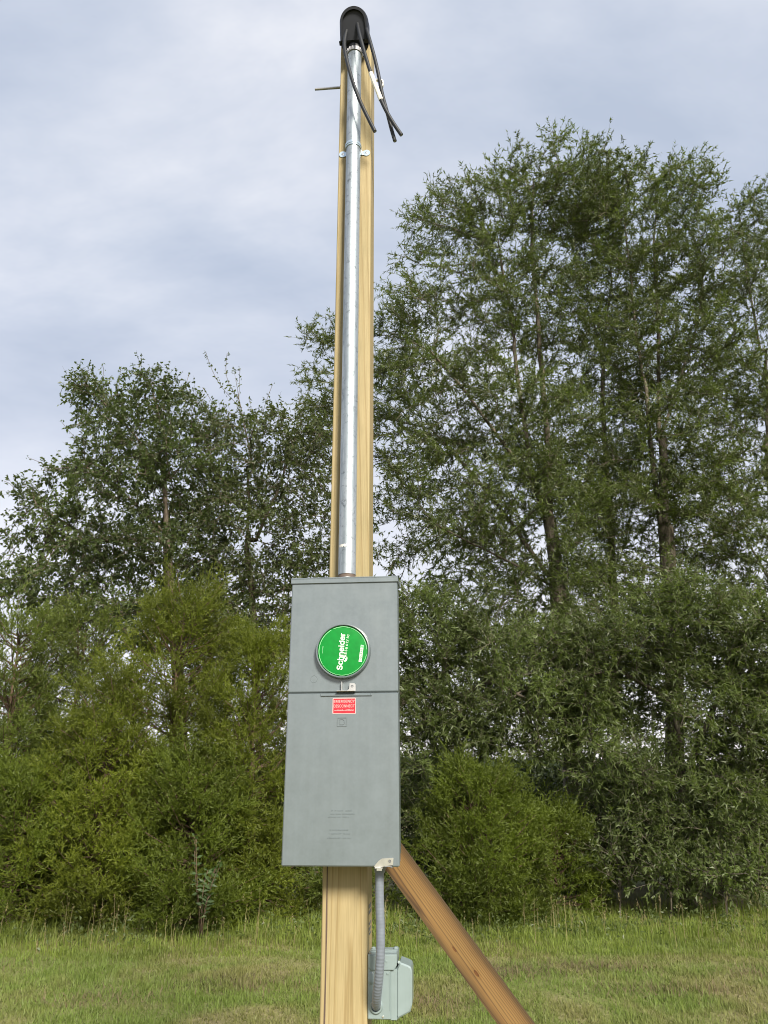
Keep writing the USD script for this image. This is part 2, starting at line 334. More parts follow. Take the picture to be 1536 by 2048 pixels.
brace_wood = wood_material('weathered_pine', (0.190, 0.110, 0.038), (0.156, 0.085, 0.028), (0.074, 0.040, 0.016), (0.030, 0.035, 0), 0.03, 75.0,
                           knots=[((0.006, 0, 0.52), 0.0045, 0.4), ((-0.012, 0, 0.76), 0.005, 0.35), ((0.010, 0, 1.02), 0.005, 0.4), ((0.016, 0, 0.43), 0.003, 0.3)], stain=brace_stain, rough=0.7, dist=1.6, lean=0.008)

galv = M('galvanized_steel', {
    'tc': ('texture_coordinate', {}), 'mp': ('mapping', {'scale': (60, 60, 4.5)}),
    'n': ('noise_texture', {'scale': 1.0, 'detail': 6.0, 'roughness': 0.7}),
    'sp': ('noise_texture', {'scale': 42.0, 'detail': 5.0, 'roughness': 0.75, 'distortion': 0.8}),
    'spr': ('rgb_ramp', {'ramp': [(0.33, (0.30, 0.30, 0.31)), (0.41, (0.8, 0.8, 0.8)), (0.48, (1, 1, 1))]}),
    'r': ('rgb_ramp', {'ramp': [(0.3, (0.21, 0.245, 0.275)), (0.5, (0.33, 0.37, 0.40)), (0.7, (0.50, 0.53, 0.55))]}),
    'm': ('mix', {'mix_type': 'multiply', 'fac': 0.85}),
    'rr': ('map_range', {'from_min': 0.3, 'from_max': 0.7, 'to_min': 0.58, 'to_max': 0.40, 'clamp': True}),
    'p': ('principled_bsdf', {'metallic': 0.82}),
}, [('tc.object', 'mp.vector'), ('mp.vector', 'n.vector'), ('tc.object', 'sp.vector'), ('sp.fac', 'spr.fac'), ('n.fac', 'r.fac'), ('r.color', 'm.color1'), ('spr.color', 'm.color2'), ('m.color', 'p.base_color'), ('n.fac', 'rr.value'), ('rr.result', 'p.roughness')])

def paint(name, col, rough=0.36, wav=0.35, scale=5.0):
    return M(name, {
        'g': ('geometry', {}), 'n': ('noise_texture', {'scale': scale, 'detail': 2.0, 'roughness': 0.4}), 'o': ('noise_texture', {'scale': 420.0, 'detail': 2.0}),
        'd': ('noise_texture', {'scale': 14.0, 'detail': 5.0, 'roughness': 0.7}),
        'dr': ('rgb_ramp', {'ramp': [(0.3, (0.95, 0.95, 0.94)), (0.7, (1.03, 1.03, 1.03))]}),
        'm': ('mix', {'mix_type': 'multiply', 'fac': 1.0, 'color1': col}),
        'b': ('bump', {'strength': wav, 'distance': 0.004}), 'b2': ('bump', {'strength': 0.12, 'distance': 0.0006}),
        'rr': ('map_range', {'from_min': 0.3, 'from_max': 0.7, 'to_min': rough - 0.05, 'to_max': rough + 0.08, 'clamp': True}),
        'st': ('noise_texture', {'scale': 1.0, 'detail': 4.0}), 'sm': ('mapping', {'scale': (55, 55, 2.5)}), 'sr': ('rgb_ramp', {'ramp': [(0.3, (0.94, 0.94, 0.93)), (0.7, (1.04, 1.04, 1.04))]}), 'm2': ('mix', {'mix_type': 'multiply', 'fac': 1.0}),
        'p': ('principled_bsdf', {'specular_ior_level': 1.0, 'coat_weight': 0.3, 'coat_roughness': 0.22}),
    }, [('g.position', 'n.vector'), ('g.position', 'o.vector'), ('g.position', 'd.vector'), ('d.fac', 'dr.fac'), ('dr.color', 'm.color2'), ('g.position', 'sm.vector'), ('sm.vector', 'st.vector'), ('st.fac', 'sr.fac'), ('sr.color', 'm2.color2'), ('m.color', 'm2.color1'), ('m2.color', 'p.base_color'), ('d.fac', 'rr.value'), ('rr.result', 'p.roughness'),
        ('n.fac', 'b.height'), ('b.normal', 'b2.normal'), ('o.fac', 'b2.height'), ('b2.normal', 'p.normal')])
grey_paint = paint('grey_enamel', (0.108, 0.132, 0.146), rough=0.30)
pale_paint = paint('pale_grey_enamel', (0.175, 0.225, 0.232), rough=0.42, wav=0.1)
def simple(name, col, rough=0.5, metal=0.0, spec=0.5, **k):
    return M(name, {'g': ('geometry', {}), 'n': ('noise_texture', {'scale': 60.0, 'detail': 4.0}), 'r': ('rgb_ramp', {'ramp': [(0.3, tuple(c * 0.88 for c in col)), (0.7, tuple(min(1, c * 1.08) for c in col))]}),
                    'p': ('principled_bsdf', {'roughness': rough, 'metallic': metal, 'specular_ior_level': spec, **k})}, [('g.position', 'n.vector'), ('n.fac', 'r.fac'), ('r.color', 'p.base_color')])
bare_steel = simple('zinc_plated_steel', (0.68, 0.67, 0.64), 0.3, 0.9)
dark_steel = simple('dull_steel', (0.30, 0.30, 0.31), 0.45, 0.8)
strap_steel = simple('strap_steel', (0.52, 0.62, 0.70), 0.32, 0.8)
black_plastic = simple('black_plastic', (0.010, 0.012, 0.018), 0.5, 0, 0.3)
black_wire = simple('black_insulation', (0.014, 0.016, 0.020), 0.5, 0, 0.3)
white_tape = simple('white_tape', (0.72, 0.70, 0.64), 0.5)
green_cap = simple('green_plastic', (0.0005, 0.175, 0.022), 0.42, 0, 0.25)
white_ink = simple('white_ink', (0.60, 0.63, 0.60), 0.5)
pale_ink = simple('pale_green_ink', (0.30, 0.66, 0.36), 0.5)
red_label = simple('red_label', (0.38, 0.012, 0.025), 0.42)
pink_ink = simple('label_ink', (0.62, 0.36, 0.35), 0.5)
rust = simple('rusty_thread', (0.115, 0.085, 0.068), 0.7, 0.3)
pvc_grey = simple('grey_flexible_jacket', (0.13, 0.148, 0.178), 0.30, 0, 0.6)
stamp_ink = M('stamp_ink', {'g': ('geometry', {}), 'n': ('noise_texture', {'scale': 160.0, 'detail': 3.0}), 'r': ('rgb_ramp', {'ramp': [(0.45, (0.05, 0.06, 0.075)), (0.66, (0.26, 0.21, 0.13))]}),
                            'p': ('principled_bsdf', {'roughness': 0.8})}, [('g.position', 'n.vector'), ('n.fac', 'r.fac'), ('r.color', 'p.base_color')])
crack_mat = simple('dark_bark_streak', (0.075, 0.048, 0.036), 0.8)

# ------------------------------------------------------------------ ground
g1 = np.r_[-400, -150, -60, -30, np.linspace(-16, 16, 65), 30, 60, 150, 400]
gx, gy = np.meshgrid(g1, g1, indexing='ij')
gz = 0.05 * (meshkit.fbm(np.stack([gx * 0.35, gy * 0.35, gx * 0], -1), 3, 5) - 0.5) * (np.hypot(gx, gy) < 40)
def ground_z(x, y):
    return 0.05 * (meshkit.fbm(np.stack([np.asarray(x) * 0.35, np.asarray(y) * 0.35, np.asarray(x) * 0], -1), 3, 5) - 0.5)
n = len(g1); ii, jj = np.meshgrid(np.arange(n - 1), np.arange(n - 1), indexing='ij'); q = (ii * n + jj).ravel()
gp = raw_mesh('/World/ground', np.stack([gx, gy, gz], -1).reshape(-1, 3), np.stack([q, q + n, q + n + 1, q + 1], 1), ground_mat)
gp.SetCustomDataByKey('kind', 'structure')

# ------------------------------------------------------------------ the post and its hardware (post frame)
HB = 0.06985
Z = lambda z: z + EYE
POST_TOP = Z(3.190)
t = thing('timber_post', 'tall square pale pine post carrying the grey meter box', 'post', (0, HB, 0), 'post')
r = 0.006
cs = m3.CrossSection([[(-HB + r, r), (HB - r, r), (HB - r, 2 * HB - r), (-HB + r, 2 * HB - r)]]).offset(r, m3.JoinType.Round, 2.0, 16)
part(t, 'timber', m3.Manifold.extrude(cs, POST_TOP + 0.3).translate([0, 0, -0.3]), post_wood, smooth=25)
# a dark bark streak along the lower front edge, as the saw left it
zz = np.linspace(0.0, Z(-0.10), 40)
sxx = np.interp(zz, [0, 0.55, 1.3], [-0.0545, -0.056, -0.0535]) + 0.0012 * np.sin(zz * 9)
wv = 0.0016 + 0.0009 * np.sin(zz * 13 + 1) ** 2
part(t, 'bark_streak', extr(Polygon(np.r_[np.c_[sxx - wv, zz], np.c_[sxx + wv, zz][::-1]]), -0.0006, 0.003), crack_mat, label='dark bark streak down the front edge of the post')
# the mill's stamp on the right-hand side of the post, worn past reading: bars of ink
ms = []
for (za, zb_, y0, y1) in [(1806, 1815, 0.03, 0.10), (1818, 1826, 0.03, 0.11), (1842, 1848, 0.035, 0.10), (1852, 1860, 0.03, 0.10), (1863, 1868, 0.04, 0.1)]:
    z0, z1 = loc(740, zb_, 0.07)[2], loc(740, za, 0.07)[2]
    ms.append(slab(HB - 0.001, HB + 0.0006, y0, y1, z0, z1, 0.0001))
part(t, 'stamp_mark', cat(*ms), stamp_ink, label='worn dark mill stamp on the side of the post')

# meter box
BX, BD = 0.17435, 0.1178
zb, zd, zt = Z(-0.2258), Z(0.2732), Z(0.6395)
t = thing('meter_box', 'tall grey steel meter box with a round green cover, fixed to the post', 'meter box', (0, 0, zb), 'post')
part(t, 'enclosure', slab(-BX + 0.004, BX - 0.004, -BD + 0.014, -0.0005, zb + 0.004, zt - 0.001, 0.003), grey_paint)
hood = cat(slab(-BX - 0.003, BX + 0.003, -BD - 0.005, -0.0005, zt - 0.0005, zt + 0.0065, 0.002), slab(-BX - 0.003, BX + 0.003, -BD - 0.005, -BD - 0.0015, zt - 0.013, zt + 0.0045, 0.001),
           slab(BX + 0.0005, BX + 0.003, -BD - 0.0045, -0.02, zt - 0.013, zt + 0.004, 0.001), slab(-BX - 0.003, -BX - 0.0005, -BD - 0.0045, -0.02, zt - 0.013, zt + 0.004, 0.001))
part(t, 'hood', hood, grey_paint)
cover = slab(-BX, BX, -BD, -BD + 0.030, zd + 0.0008, zt - 0.0015, 0.0035)
upper = part(t, 'upper_cover', cover, grey_paint)
door = slab(-BX, BX, -BD - 0.0012, -BD + 0.030, zb, zd - 0.0015, 0.0035)
lip = loc(642, 1389, -BD); lip1 = loc(744, 1389, -BD)
doorp = part(t, 'door', door, grey_paint)
part(t, 'pull_lip', cat(slab(lip[0], lip1[0], -BD - 0.0055, -BD + 0.001, lip[2] - 0.0055, lip[2] - 0.003, 0.0008), slab(lip[0], lip[0] + 0.003, -BD - 0.0045, -BD + 0.001, lip[2] - 0.0055, lip[2] + 0.003, 0.0006),
     slab(lip1[0] - 0.003, lip1[0], -BD - 0.0045, -BD + 0.001, lip[2] - 0.0055, lip[2] + 0.003, 0.0006)), grey_paint, parent=doorp)
# right-hand flange seam and the hinge on the left
part(t, 'hinge', cat(slab(-BX - 0.0028, -BX + 0.001, -0.085, -0.060, loc(565, 1652, -0.08)[2], loc(565, 1612, -0.08)[2], 0.001)), grey_paint)
part(t, 'side_rail', slab(BX - 0.004, BX - 0.0015, -BD + 0.0315, -0.02, zb + 0.03, zt - 0.03, 0.0008), grey_paint)

# meter socket ring and its green cover
mc = loc(686, 1302, -BD - 0.01); mx, mz = mc[0], mc[2]
yf = -BD - 0.021
ringp = part(t, 'socket_ring', revolve_y([(0.0885, -BD + 0.004), (0.0885, -BD - 0.0035), (0.0868, -BD - 0.006), (0.0862, -BD - 0.017), (0.0848, -BD - 0.0205), (0.0828, yf), (0.0812, yf + 0.0012), (0.0806, yf + 0.004), (0.0806, -BD + 0.004), (0.0885, -BD + 0.004)], mx, mz, 96), grey_paint, smooth=40)
capy = yf + 0.0045
capp = part(t, 'meter_cover', revolve_y([(0.0001, capy - 0.0012), (0.05, capy - 0.001), (0.076, capy), (0.0795, capy + 0.0012), (0.0803, capy + 0.004), (0.0803, capy + 0.012)], mx, mz, 96), green_cap, smooth=40, label='round green plastic cover with white lettering')
k = 0.1612 / 98.5                           # metres to a photo pixel on the cover
def onc(X, Y):                              # a point of the close view of the cover -> the cover's plane
    px, py = 610 + X / 9.6, 1230 + Y / 9.6
    return loc(px, py, capy - 0.0012)
ang = math.pi / 2 - 0.105
ink0 = capy - 0.0009
p0 = onc(712, 1057); p1 = onc(772, 350)
L = np.hypot(p1[0] - p0[0], p1[2] - p0[2]); an = math.atan2(p1[2] - p0[2], p1[0] - p0[0])
m = lettering('Schneider', 0.0172, 0, 0, 0, bold=True, spacing=0.0016); wid = np.ptp(m.vertices[:, 0])
part(t, 'lettering', lettering('Schneider', 0.0172, p0[0], p0[2], ink0, an, True, spacing=0.0016, stretch=L / wid), white_ink, False, parent=capp)
p0 = onc(800, 755); p1 = onc(850, 375)
L = np.hypot(p1[0] - p0[0], p1[2] - p0[2]); an2 = math.atan2(p1[2] - p0[2], p1[0] - p0[0])
m = lettering('Electric', 0.0088, 0, 0, 0, spacing=0.0028); wid = np.ptp(m.vertices[:, 0])
part(t, 'lettering', lettering('Electric', 0.0088, p0[0], p0[2], ink0, an2, False, spacing=0.0028, stretch=L / wid), white_ink, False, parent=capp)
c0 = onc(770, 835)
def emblem():
    o = affinity.scale(Point(0, 0).buffer(1, 24), 0.0098, 0.0070); i = affinity.translate(affinity.scale(Point(0, 0).buffer(1, 24), 0.0060, 0.0040), 0, 0)
    ringg = o.difference(i)
    bar = affinity.rotate(affinity.scale(Point(0, 0).buffer(1, 16), 0.0065, 0.0014), 35, origin=(0, 0))
    g = ringg.difference(affinity.rotate(Polygon([(0.003, -0.0012), (0.012, -0.0012), (0.012, 0.0012), (0.003, 0.0012)]), -38, origin=(0, 0))).difference(affinity.rotate(Polygon([(-0.012, -0.0012), (-0.003, -0.0012), (-0.003, 0.0012), (-0.012, 0.0012)]), -38, origin=(0, 0))).union(bar.intersection(o))
    g = affinity.translate(affinity.rotate(g, math.degrees(an), origin=(0, 0)), c0[0], c0[2])
    return cat(*[extr(p, ink0 - 0.0006, ink0) for p in getattr(g, 'geoms', [g])])
part(t, 'emblem', emblem(), white_ink, False, parent=capp)
# the maker's plate at the right of the cover
q0 = onc(1058, 900); q1 = onc(1100, 575)
an3 = math.atan2(q1[2] - q0[2], q1[0] - q0[0]); u = np.array([math.cos(an3), math.sin(an3)]); v = np.array([-u[1], u[0]]); hw = 0.0046
o2 = np.array([q0[0], q0[2]]); Lp = np.hypot(*(np.array([q1[0], q1[2]]) - o2)); La = Lp * 0.83
part(t, 'name_plate', extr(Polygon([o2 - v * hw, o2 + u * La - v * hw, o2 + u * La + v * hw, o2 + v * hw]), ink0 - 0.0004, ink0 + 0.0003), white_ink, False, parent=capp)
part(t, 'name_plate', extr(Polygon([o2 + u * (La + 0.0004) - v * hw, o2 + u * Lp - v * hw, o2 + u * Lp + v * hw, o2 + u * (La + 0.0004) + v * hw]), ink0 - 0.0004, ink0 + 0.0003), pale_ink, False, parent=capp)
m = lettering('SQUARE', 0.0058, 0, 0, 0, bold=True, spacing=0.0011); wid = np.ptp(m.vertices[:, 0]); b0 = o2 + u * La * 0.07 - v * 0.0029
part(t, 'lettering', lettering('SQUARE', 0.0058, b0[0], b0[1], ink0 - 0.0004, an3, True, spacing=0.0011, depth=0.0003, stretch=La * 0.86 / wid), green_cap, False, parent=capp)
b0 = o2 + u * (La + 0.002) - v * 0.0026
part(t, 'lettering', lettering('D', 0.0052, b0[0], b0[1], ink0 - 0.0004, an3, True, depth=0.0003), green_cap, False, parent=capp)
# the fine white line of small print round the rim, with its gaps, and the short line at the left
part(t, 'rim_line', cat(arc(mx, mz, 0.0762, 0.0012, 120, 212, ink0 - 0.0002, ink0 + 0.001), arc(mx, mz, 0.0762, 0.0012, 72, 114, ink0 - 0.0002, ink0 + 0.001), arc(mx, mz, 0.0762, 0.001, 2, 70, ink0 - 0.0002, ink0 + 0.001),
     arc(mx, mz, 0.0768, 0.0008, 214, 350, ink0 - 0.0002, ink0 + 0.001, 70)), pale_ink, False, parent=capp)
ms = []
for kx in range(9):
    f = kx / 9; a0 = onc(333 + 14 * f, 735 - 145 * f); a1 = onc(333 + 14 * (f + .07), 735 - 145 * (f + .075))
    ms.append(slab(a0[0] - 0.0007, a0[0] + 0.0007, ink0 - 0.0004, ink0 + 0.0004, min(a0[2], a1[2]), max(a0[2], a1[2]), 0.0001))
part(t, 'small_print', cat(*ms), pale_ink, False, parent=capp)

# knock-out button on the cover
kc = loc(628, 1358, -BD)
part(t, 'knockout', cat(revolve_y([(0.0115, -BD + 0.001), (0.0113, -BD - 0.0009), (0.0103, -BD - 0.0009), (0.0098, -BD - 0.0002), (0.0001, -BD - 0.0004)], kc[0], kc[2], 40)), grey_paint, smooth=50, parent=upper)
# the hasp in the middle
def bl(px, py, ly=-BD): return loc(px, py, ly)
a = bl(684.5, 1364); b = bl(684.5, 1383); c = bl(674, 1383); d = bl(712, 1383); e = bl(704, 1374)
hasp = cat(slab(a[0] - 0.0014, a[0] + 0.0014, -BD - 0.014, -BD + 0.001, b[2] + 0.001, a[2], 0.0008),
           slab(c[0], d[0], -BD - 0.016, -BD + 0.001, b[2] - 0.0008, b[2] + 0.0012, 0.0006))
hp = part(t, 'hasp', hasp, bare_steel)
tabp = Polygon([(e[0] - 0.014, b[2] + 0.0012), (d[0], b[2] + 0.0012), (d[0], e[2] + 0.006), (d[0] - 0.004, e[2] + 0.0105), (e[0] - 0.006, e[2] + 0.0105), (e[0] - 0.008, b[2] + 0.006)]).difference(Point(e[0] + 0.002, e[2] + 0.001).buffer(0.0042))
part(t, 'hasp_tab', extr(tabp, -BD - 0.012, -BD - 0.0098), bare_steel, parent=hp)
part(t, 'stud', cat(cyl((e[0] + 0.002, -BD - 0.010, e[2] + 0.001), (e[0] + 0.002, -BD + 0.002, e[2] + 0.001), 0.0036, 16)), dark_steel, parent=hp)
# red label
r0, r1 = bl(665, 1428, -BD - 0.0013), bl(712, 1395.5, -BD - 0.0013); yl = -BD - 0.0012
lw, lh = r1[0] - r0[0], r1[2] - r0[2]
rr = Polygon([(r0[0], r0[2]), (r1[0], r0[2]), (r1[0], r1[2]), (r0[0], r1[2])]).buffer(-0.003).buffer(0.003)
lab = part(t, 'warning_label', extr(rr, yl - 0.0004, yl + 0.001), pink_ink, False, label='red emergency disconnect sticker with a pale border')
part(t, 'label_face', extr(rr.buffer(-0.0022), yl - 0.0007, yl), red_label, False, parent=lab)
cxl = (r0[0] + r1[0]) / 2
for txt, fz, hgt in (('EMERGENCY', 0.70, 0.0083), ('DISCONNECT', 0.405, 0.0083)):
    m = lettering(txt, hgt, 0, 0, 0, align=0.5); s = 0.90 * lw / np.ptp(m.vertices[:, 0])
    part(t, 'lettering', lettering(txt, hgt, cxl, r0[2] + lh * fz, yl - 0.0007, align=0.5, stretch=s, depth=0.0003), pink_ink, False, parent=lab)
rg = np.random.default_rng(3); ms = []; x = r0[0] + 0.07 * lw
while x < r1[0] - 0.08 * lw:
    w = rg.uniform(0.0012, 0.0030); hh = rg.uniform(0.0018, 0.0036)
    ms.append(slab(x, x + w, yl - 0.0010, yl - 0.0005, r0[2] + lh * 0.20, r0[2] + lh * 0.20 + hh, 0.0001)); x += w + rg.uniform(0.0006, 0.0012)
part(t, 'small_print', cat(*ms), pink_ink, False, parent=lab)
# raised square emblem with a D
s0, s1 = bl(674.5, 1453), bl(694, 1434.5); ye = -BD - 0.0012
sq = Polygon([(s0[0], s0[2]), (s1[0], s0[2]), (s1[0], s1[2]), (s0[0], s1[2])]).buffer(-0.0015).buffer(0.0015)
w_ = s1[0] - s0[0]; cx_, cz_ = (s0[0] + s1[0]) / 2, (s0[2] + s1[2]) / 2
dO = Polygon([(-.26 * w_, -.29 * w_), (.12 * w_, -.29 * w_), (.29 * w_, -.15 * w_), (.29 * w_, .15 * w_), (.12 * w_, .29 * w_), (-.26 * w_, .29 * w_)])
em = sq.difference(sq.buffer(-0.0019)).union(affinity.translate(dO.difference(dO.buffer(-0.0019)), cx_, cz_))
part(t, 'emblem', cat(*[extr(p, ye - 0.0018, ye + 0.001) for p in getattr(em, 'geoms', [em])]), grey_paint, 30, parent=doorp)
# raised small print near the foot of the door, past reading
ms = []
for (x0p, x1p, yp) in [(663, 704, 1621), (661, 709, 1628), (655, 698, 1634), (659, 697, 1660), (656, 703, 1667), (655, 700, 1676)]:
    x0, x1, z0 = bl(x0p, yp)[0], bl(x1p, yp)[0], bl(x0p, yp)[2]; x = x0
    while x < x1:
        w = rg.uniform(0.0012, 0.0026)
        if rg.random() < 0.86: ms.append(slab(x, x + w, ye - 0.0010, ye + 0.0005, z0 - rg.uniform(0.001, 0.0026), z0 + rg.uniform(0.001, 0.0026), 0.0004))
        x += w + rg.uniform(0.0007, 0.0015)
    if yp in (1634, 1676):
        part(t, 'embossed_print', cat(*ms), grey_paint, False, parent=doorp); ms = []
# latch at the lower right corner
lp = [bl(X, Y, -BD - 0.004) for X, Y in [(787, 1715.5), (786, 1730), (768, 1733), (752, 1737), (748, 1733), (757, 1722), (764, 1717)]]
yv = -BD - 0.0030
hole = bl(779.5, 1722.5, -BD - 0.004)
lpoly = Polygon([(p[0], p[2]) for p in lp]).buffer(-0.0015).buffer(0.0015).difference(Point(hole[0], hole[2]).buffer(0.0040))
lt = part(t, 'latch', extr(lpoly, yv - 0.0022, yv), bare_steel, label='zinc plated latch at the foot of the door')
part(t, 'rivet', cat(revolve_y([(0.0001, yv - 0.0005), (0.0026, yv - 0.0003), (0.0032, yv + 0.003)], hole[0], hole[2], 20)), dark_steel, smooth=40, parent=lt)
f0 = bl(750, 1736, -BD - 0.004); f1 = bl(766, 1736, -BD - 0.004)
part(t, 'latch_foot', cat(slab(f0[0], f1[0], -BD - 0.016, -BD + 0.006, zb - 0.0035, zb - 0.0012, 0.0006), slab(f0[0] + 0.006, f1[0] - 0.002, -BD - 0.0175, -BD - 0.0155, zb - 0.009, zb - 0.001, 0.0006)), bare_steel, parent=lt)
part(t, 'corner_slot', slab(f1[0] + 0.005, f1[0] + 0.026, -BD - 0.006, -BD + 0.001, zb + 0.0005, zb + 0.003, 0.0005), dark_steel, parent=lt)

# conduit riser
CY = -0.036
c0, c1 = loc(694.5, 1120, CY), loc(709.3, 110, CY)
cx0 = np.interp(zt, [c0[2], c1[2]], [c0[0], c1[0]])
axis = lambda z: np.array([c0[0] + (c1[0] - c0[0]) * (z - c0[2]) / (c1[2] - c0[2]), CY, z])
t = thing('steel_conduit', 'galvanized steel conduit running up the front of the post', 'conduit', axis(zt + 0.004), 'post')
CR = 0.0302
part(t, 'pipe', cyl(axis(zt + 0.035), axis(c1[2] + 0.02), CR, 48), galv)
hub = part(t, 'hub', cat(cyl(axis(zt + 0.0066), axis(zt + 0.022), CR + 0.0012, 48), cyl(axis(zt + 0.0066), axis(zt + 0.0095), CR + 0.006, 48)), galv)
part(t, 'rusty_thread', cat(cyl(axis(zt + 0.0222), axis(zt + 0.0348), CR - 0.0012, 48)), rust, label='narrow rusty thread showing between hub and pipe')
# a scuffed strip of tape left on the pipe
zs = loc(694, 1090, CY - CR)[2]; a = np.radians(np.linspace(-150, -62, 24)); pp = axis(zs)
V = np.r_[np.c_[pp[0] + (CR + 0.0005) * np.cos(a), pp[1] + (CR + 0.0005) * np.sin(a), np.full(24, zs + 0.0045) + 0.0015 * np.sin(np.arange(24) * 2.1)],
          np.c_[pp[0] + (CR + 0.0005) * np.cos(a), pp[1] + (CR + 0.0005) * np.sin(a), np.full(24, zs - 0.0045) + 0.0022 * np.sin(np.arange(24) * 1.3)]]
part(t, 'tape_scrap', trimesh.Trimesh(V, [[i, i + 24, i + 25] for i in range(23)] + [[i, i + 25, i + 1] for i in range(23)], process=False), simple('grey_tape', (0.50, 0.49, 0.47), 0.7))

# pipe strap
e0, e1 = loc(685.5, 308, -0.003), loc(733, 306, -0.003)
zsr = (e0[2] + e1[2]) / 2; pc = axis(zsr)
t = thing('pipe_strap', 'two-hole steel strap holding the conduit to the upper post', 'pipe strap', (pc[0], 0, zsr), 'post')
a = np.radians(np.linspace(-185, 5, 40)); ro, ri = CR + 0.0032, CR + 0.0004
prof = np.r_[np.c_[pc[0] + ro * np.cos(a), pc[1] + ro * np.sin(a)], np.c_[pc[0] + ri * np.cos(a), pc[1] + ri * np.sin(a)][::-1]]
band = trimesh.creation.extrude_polygon(Polygon(prof), 0.022, engine='earcut'); band.vertices[:, 2] += zsr - 0.011
legs = [slab(pc[0] + s * (ro + ri) / 2 - 0.0014, pc[0] + s * (ro + ri) / 2 + 0.0014, CY - 0.003, -0.001, zsr - 0.011, zsr + 0.011, 0.0005) for s in (-1, 1)]
rib = trimesh.creation.extrude_polygon(Polygon(np.r_[np.c_[pc[0] + (ro + 0.0016) * np.cos(a), pc[1] + (ro + 0.0016) * np.sin(a)], np.c_[pc[0] + (ro - 0.001) * np.cos(a), pc[1] + (ro - 0.001) * np.sin(a)][::-1]]), 0.006, engine='earcut'); rib.vertices[:, 2] += zsr - 0.003
part(t, 'band', cat(band, rib, *legs), strap_steel)
for s, e in ((-1, e0), (1, e1)):
    xe = e[0]; xi = pc[0] + s * (CR - 0.002)
    P = Point(xe, zsr).buffer(0.0155, 24).union(Polygon([(xe, zsr - 0.0110), (xi, zsr - 0.0112), (xi, zsr + 0.0112), (xe, zsr + 0.0110)])).difference(Point(xe, zsr).buffer(0.0042, 16))
    ear = part(t, 'ear', extr(P, -0.0032, -0.0004), strap_steel)
    part(t, 'screw', cat(revolve_y([(0.0001, -0.0042), (0.0042, -0.0040), (0.0058, -0.0031), (0.0058, -0.002)], xe, zsr, 20)), dark_steel, smooth=40, parent=ear)

# weatherhead
zc = c1[2]; pw = axis(zc)
t = thing('weatherhead', 'black domed weatherhead capping the steel conduit at the top', 'weatherhead', axis(zc), 'post')
WX = loc(710, 40, -0.07)[0]; WR = 0.0655
topz = loc(710, 13, -0.120)[2]
def sph(x, y, z, r_): return m3.Manifold.sphere(r_, 48).translate([x, y, z])
dome_ = m3.Manifold.batch_hull([sph(WX, -0.0645, topz - WR, WR), sph(WX, -0.098, topz - WR - 0.006, WR - 0.002), m3.Manifold.cylinder(0.02, WR - 0.004, WR, 48).translate([WX, -0.0645, zc + 0.034])])
keep = m3.Manifold.hull_points(np.array([[x, y, z] for x in (-0.4, 0.4) for (y, z) in [(-0.165, topz - 0.006), (-0.088, zc + 0.034), (0.02, zc + 0.034), (0.02, topz + 0.1), (-0.172, topz + 0.1)]]))
shell = dome_ ^ keep
inner = m3.Manifold.batch_hull([sph(WX, -0.066, topz - WR - 0.002, WR - 0.005), sph(WX, -0.096, topz - WR - 0.010, WR - 0.009), m3.Manifold.cylinder(0.02, WR - 0.006, WR - 0.006, 48).translate([WX, -0.066, zc + 0.03])])
low = m3.Manifold.hull_points(np.array([[x, y, z] for x in (-0.4, 0.4) for (y, z) in [(-0.125, topz + 0.010), (-0.050, zc + 0.05), (-0.050, zc - 0.06), (-0.19, zc - 0.06), (-0.19, topz + 0.010)]]))
shell = shell - (inner ^ low)
part(t, 'hood', shell, black_plastic, smooth=40)
plate = m3.Manifold.hull_points(np.array([[x, y, z] for x in (-0.4, 0.4) for (y, z) in [(-0.157, topz + 0.0), (-0.081, zc + 0.036), (-0.060, zc + 0.036), (-0.135, topz + 0.0)]]))
part(t, 'cable_plate', inner ^ plate, black_plastic)
part(t, 'neck', cat(revolve_z([(CR + 0.001, zc + 0.018), (CR + 0.004, zc + 0.018), (CR + 0.008, zc + 0.04), (CR + 0.012, zc + 0.075)], pw[0], pw[1], 40)), black_plastic)
col = [revolve_z([(CR + 0.0005, zc - 0.004), (CR + 0.0045, zc - 0.004), (CR + 0.0055, zc + 0.0), (CR + 0.0055, zc + 0.015), (CR + 0.003, zc + 0.018), (CR + 0.0005, zc + 0.018)], pw[0], pw[1], 40)]
for i in range(18):
    aa = 2 * np.pi * i / 18; q = pw[:2] + (CR + 0.0058) * np.array([np.cos(aa), np.sin(aa)]); col.append(cyl((q[0], q[1], zc + 0.001), (q[0], q[1], zc + 0.014), 0.0019, 8))
clp = part(t, 'clamp_ring', cat(*col), simple('dull_cast_zinc', (0.34, 0.34, 0.36), 0.5, 0.6))
for s in (-1, 1):
    xs = pw[0] + s * (CR + 0.011); ear = slab(min(pw[0] + s * CR, xs + s * 0.006), max(pw[0] + s * CR, xs + s * 0.006), CY - 0.014, CY - 0.001, zc + 0.002, zc + 0.013, 0.002)
    part(t, 'clamp_ear', ear, black_plastic)
    rings = [cyl((xs, CY - 0.010, zc - 0.026), (xs, CY - 0.010, zc + 0.024), 0.0034, 12)]
    for i in range(11): rings.append(cyl((xs, CY - 0.010, zc - 0.026 + i * 0.0036), (xs, CY - 0.010, zc - 0.0245 + i * 0.0036), 0.0050, 12))
    part(t, 'clamp_screw', cat(*rings), bare_steel, parent=clp)
part(t, 'side_tab', slab(WX - WR - 0.004, WX - WR + 0.012, -0.075, -0.055, zc + 0.036, zc + 0.046, 0.002), black_plastic)

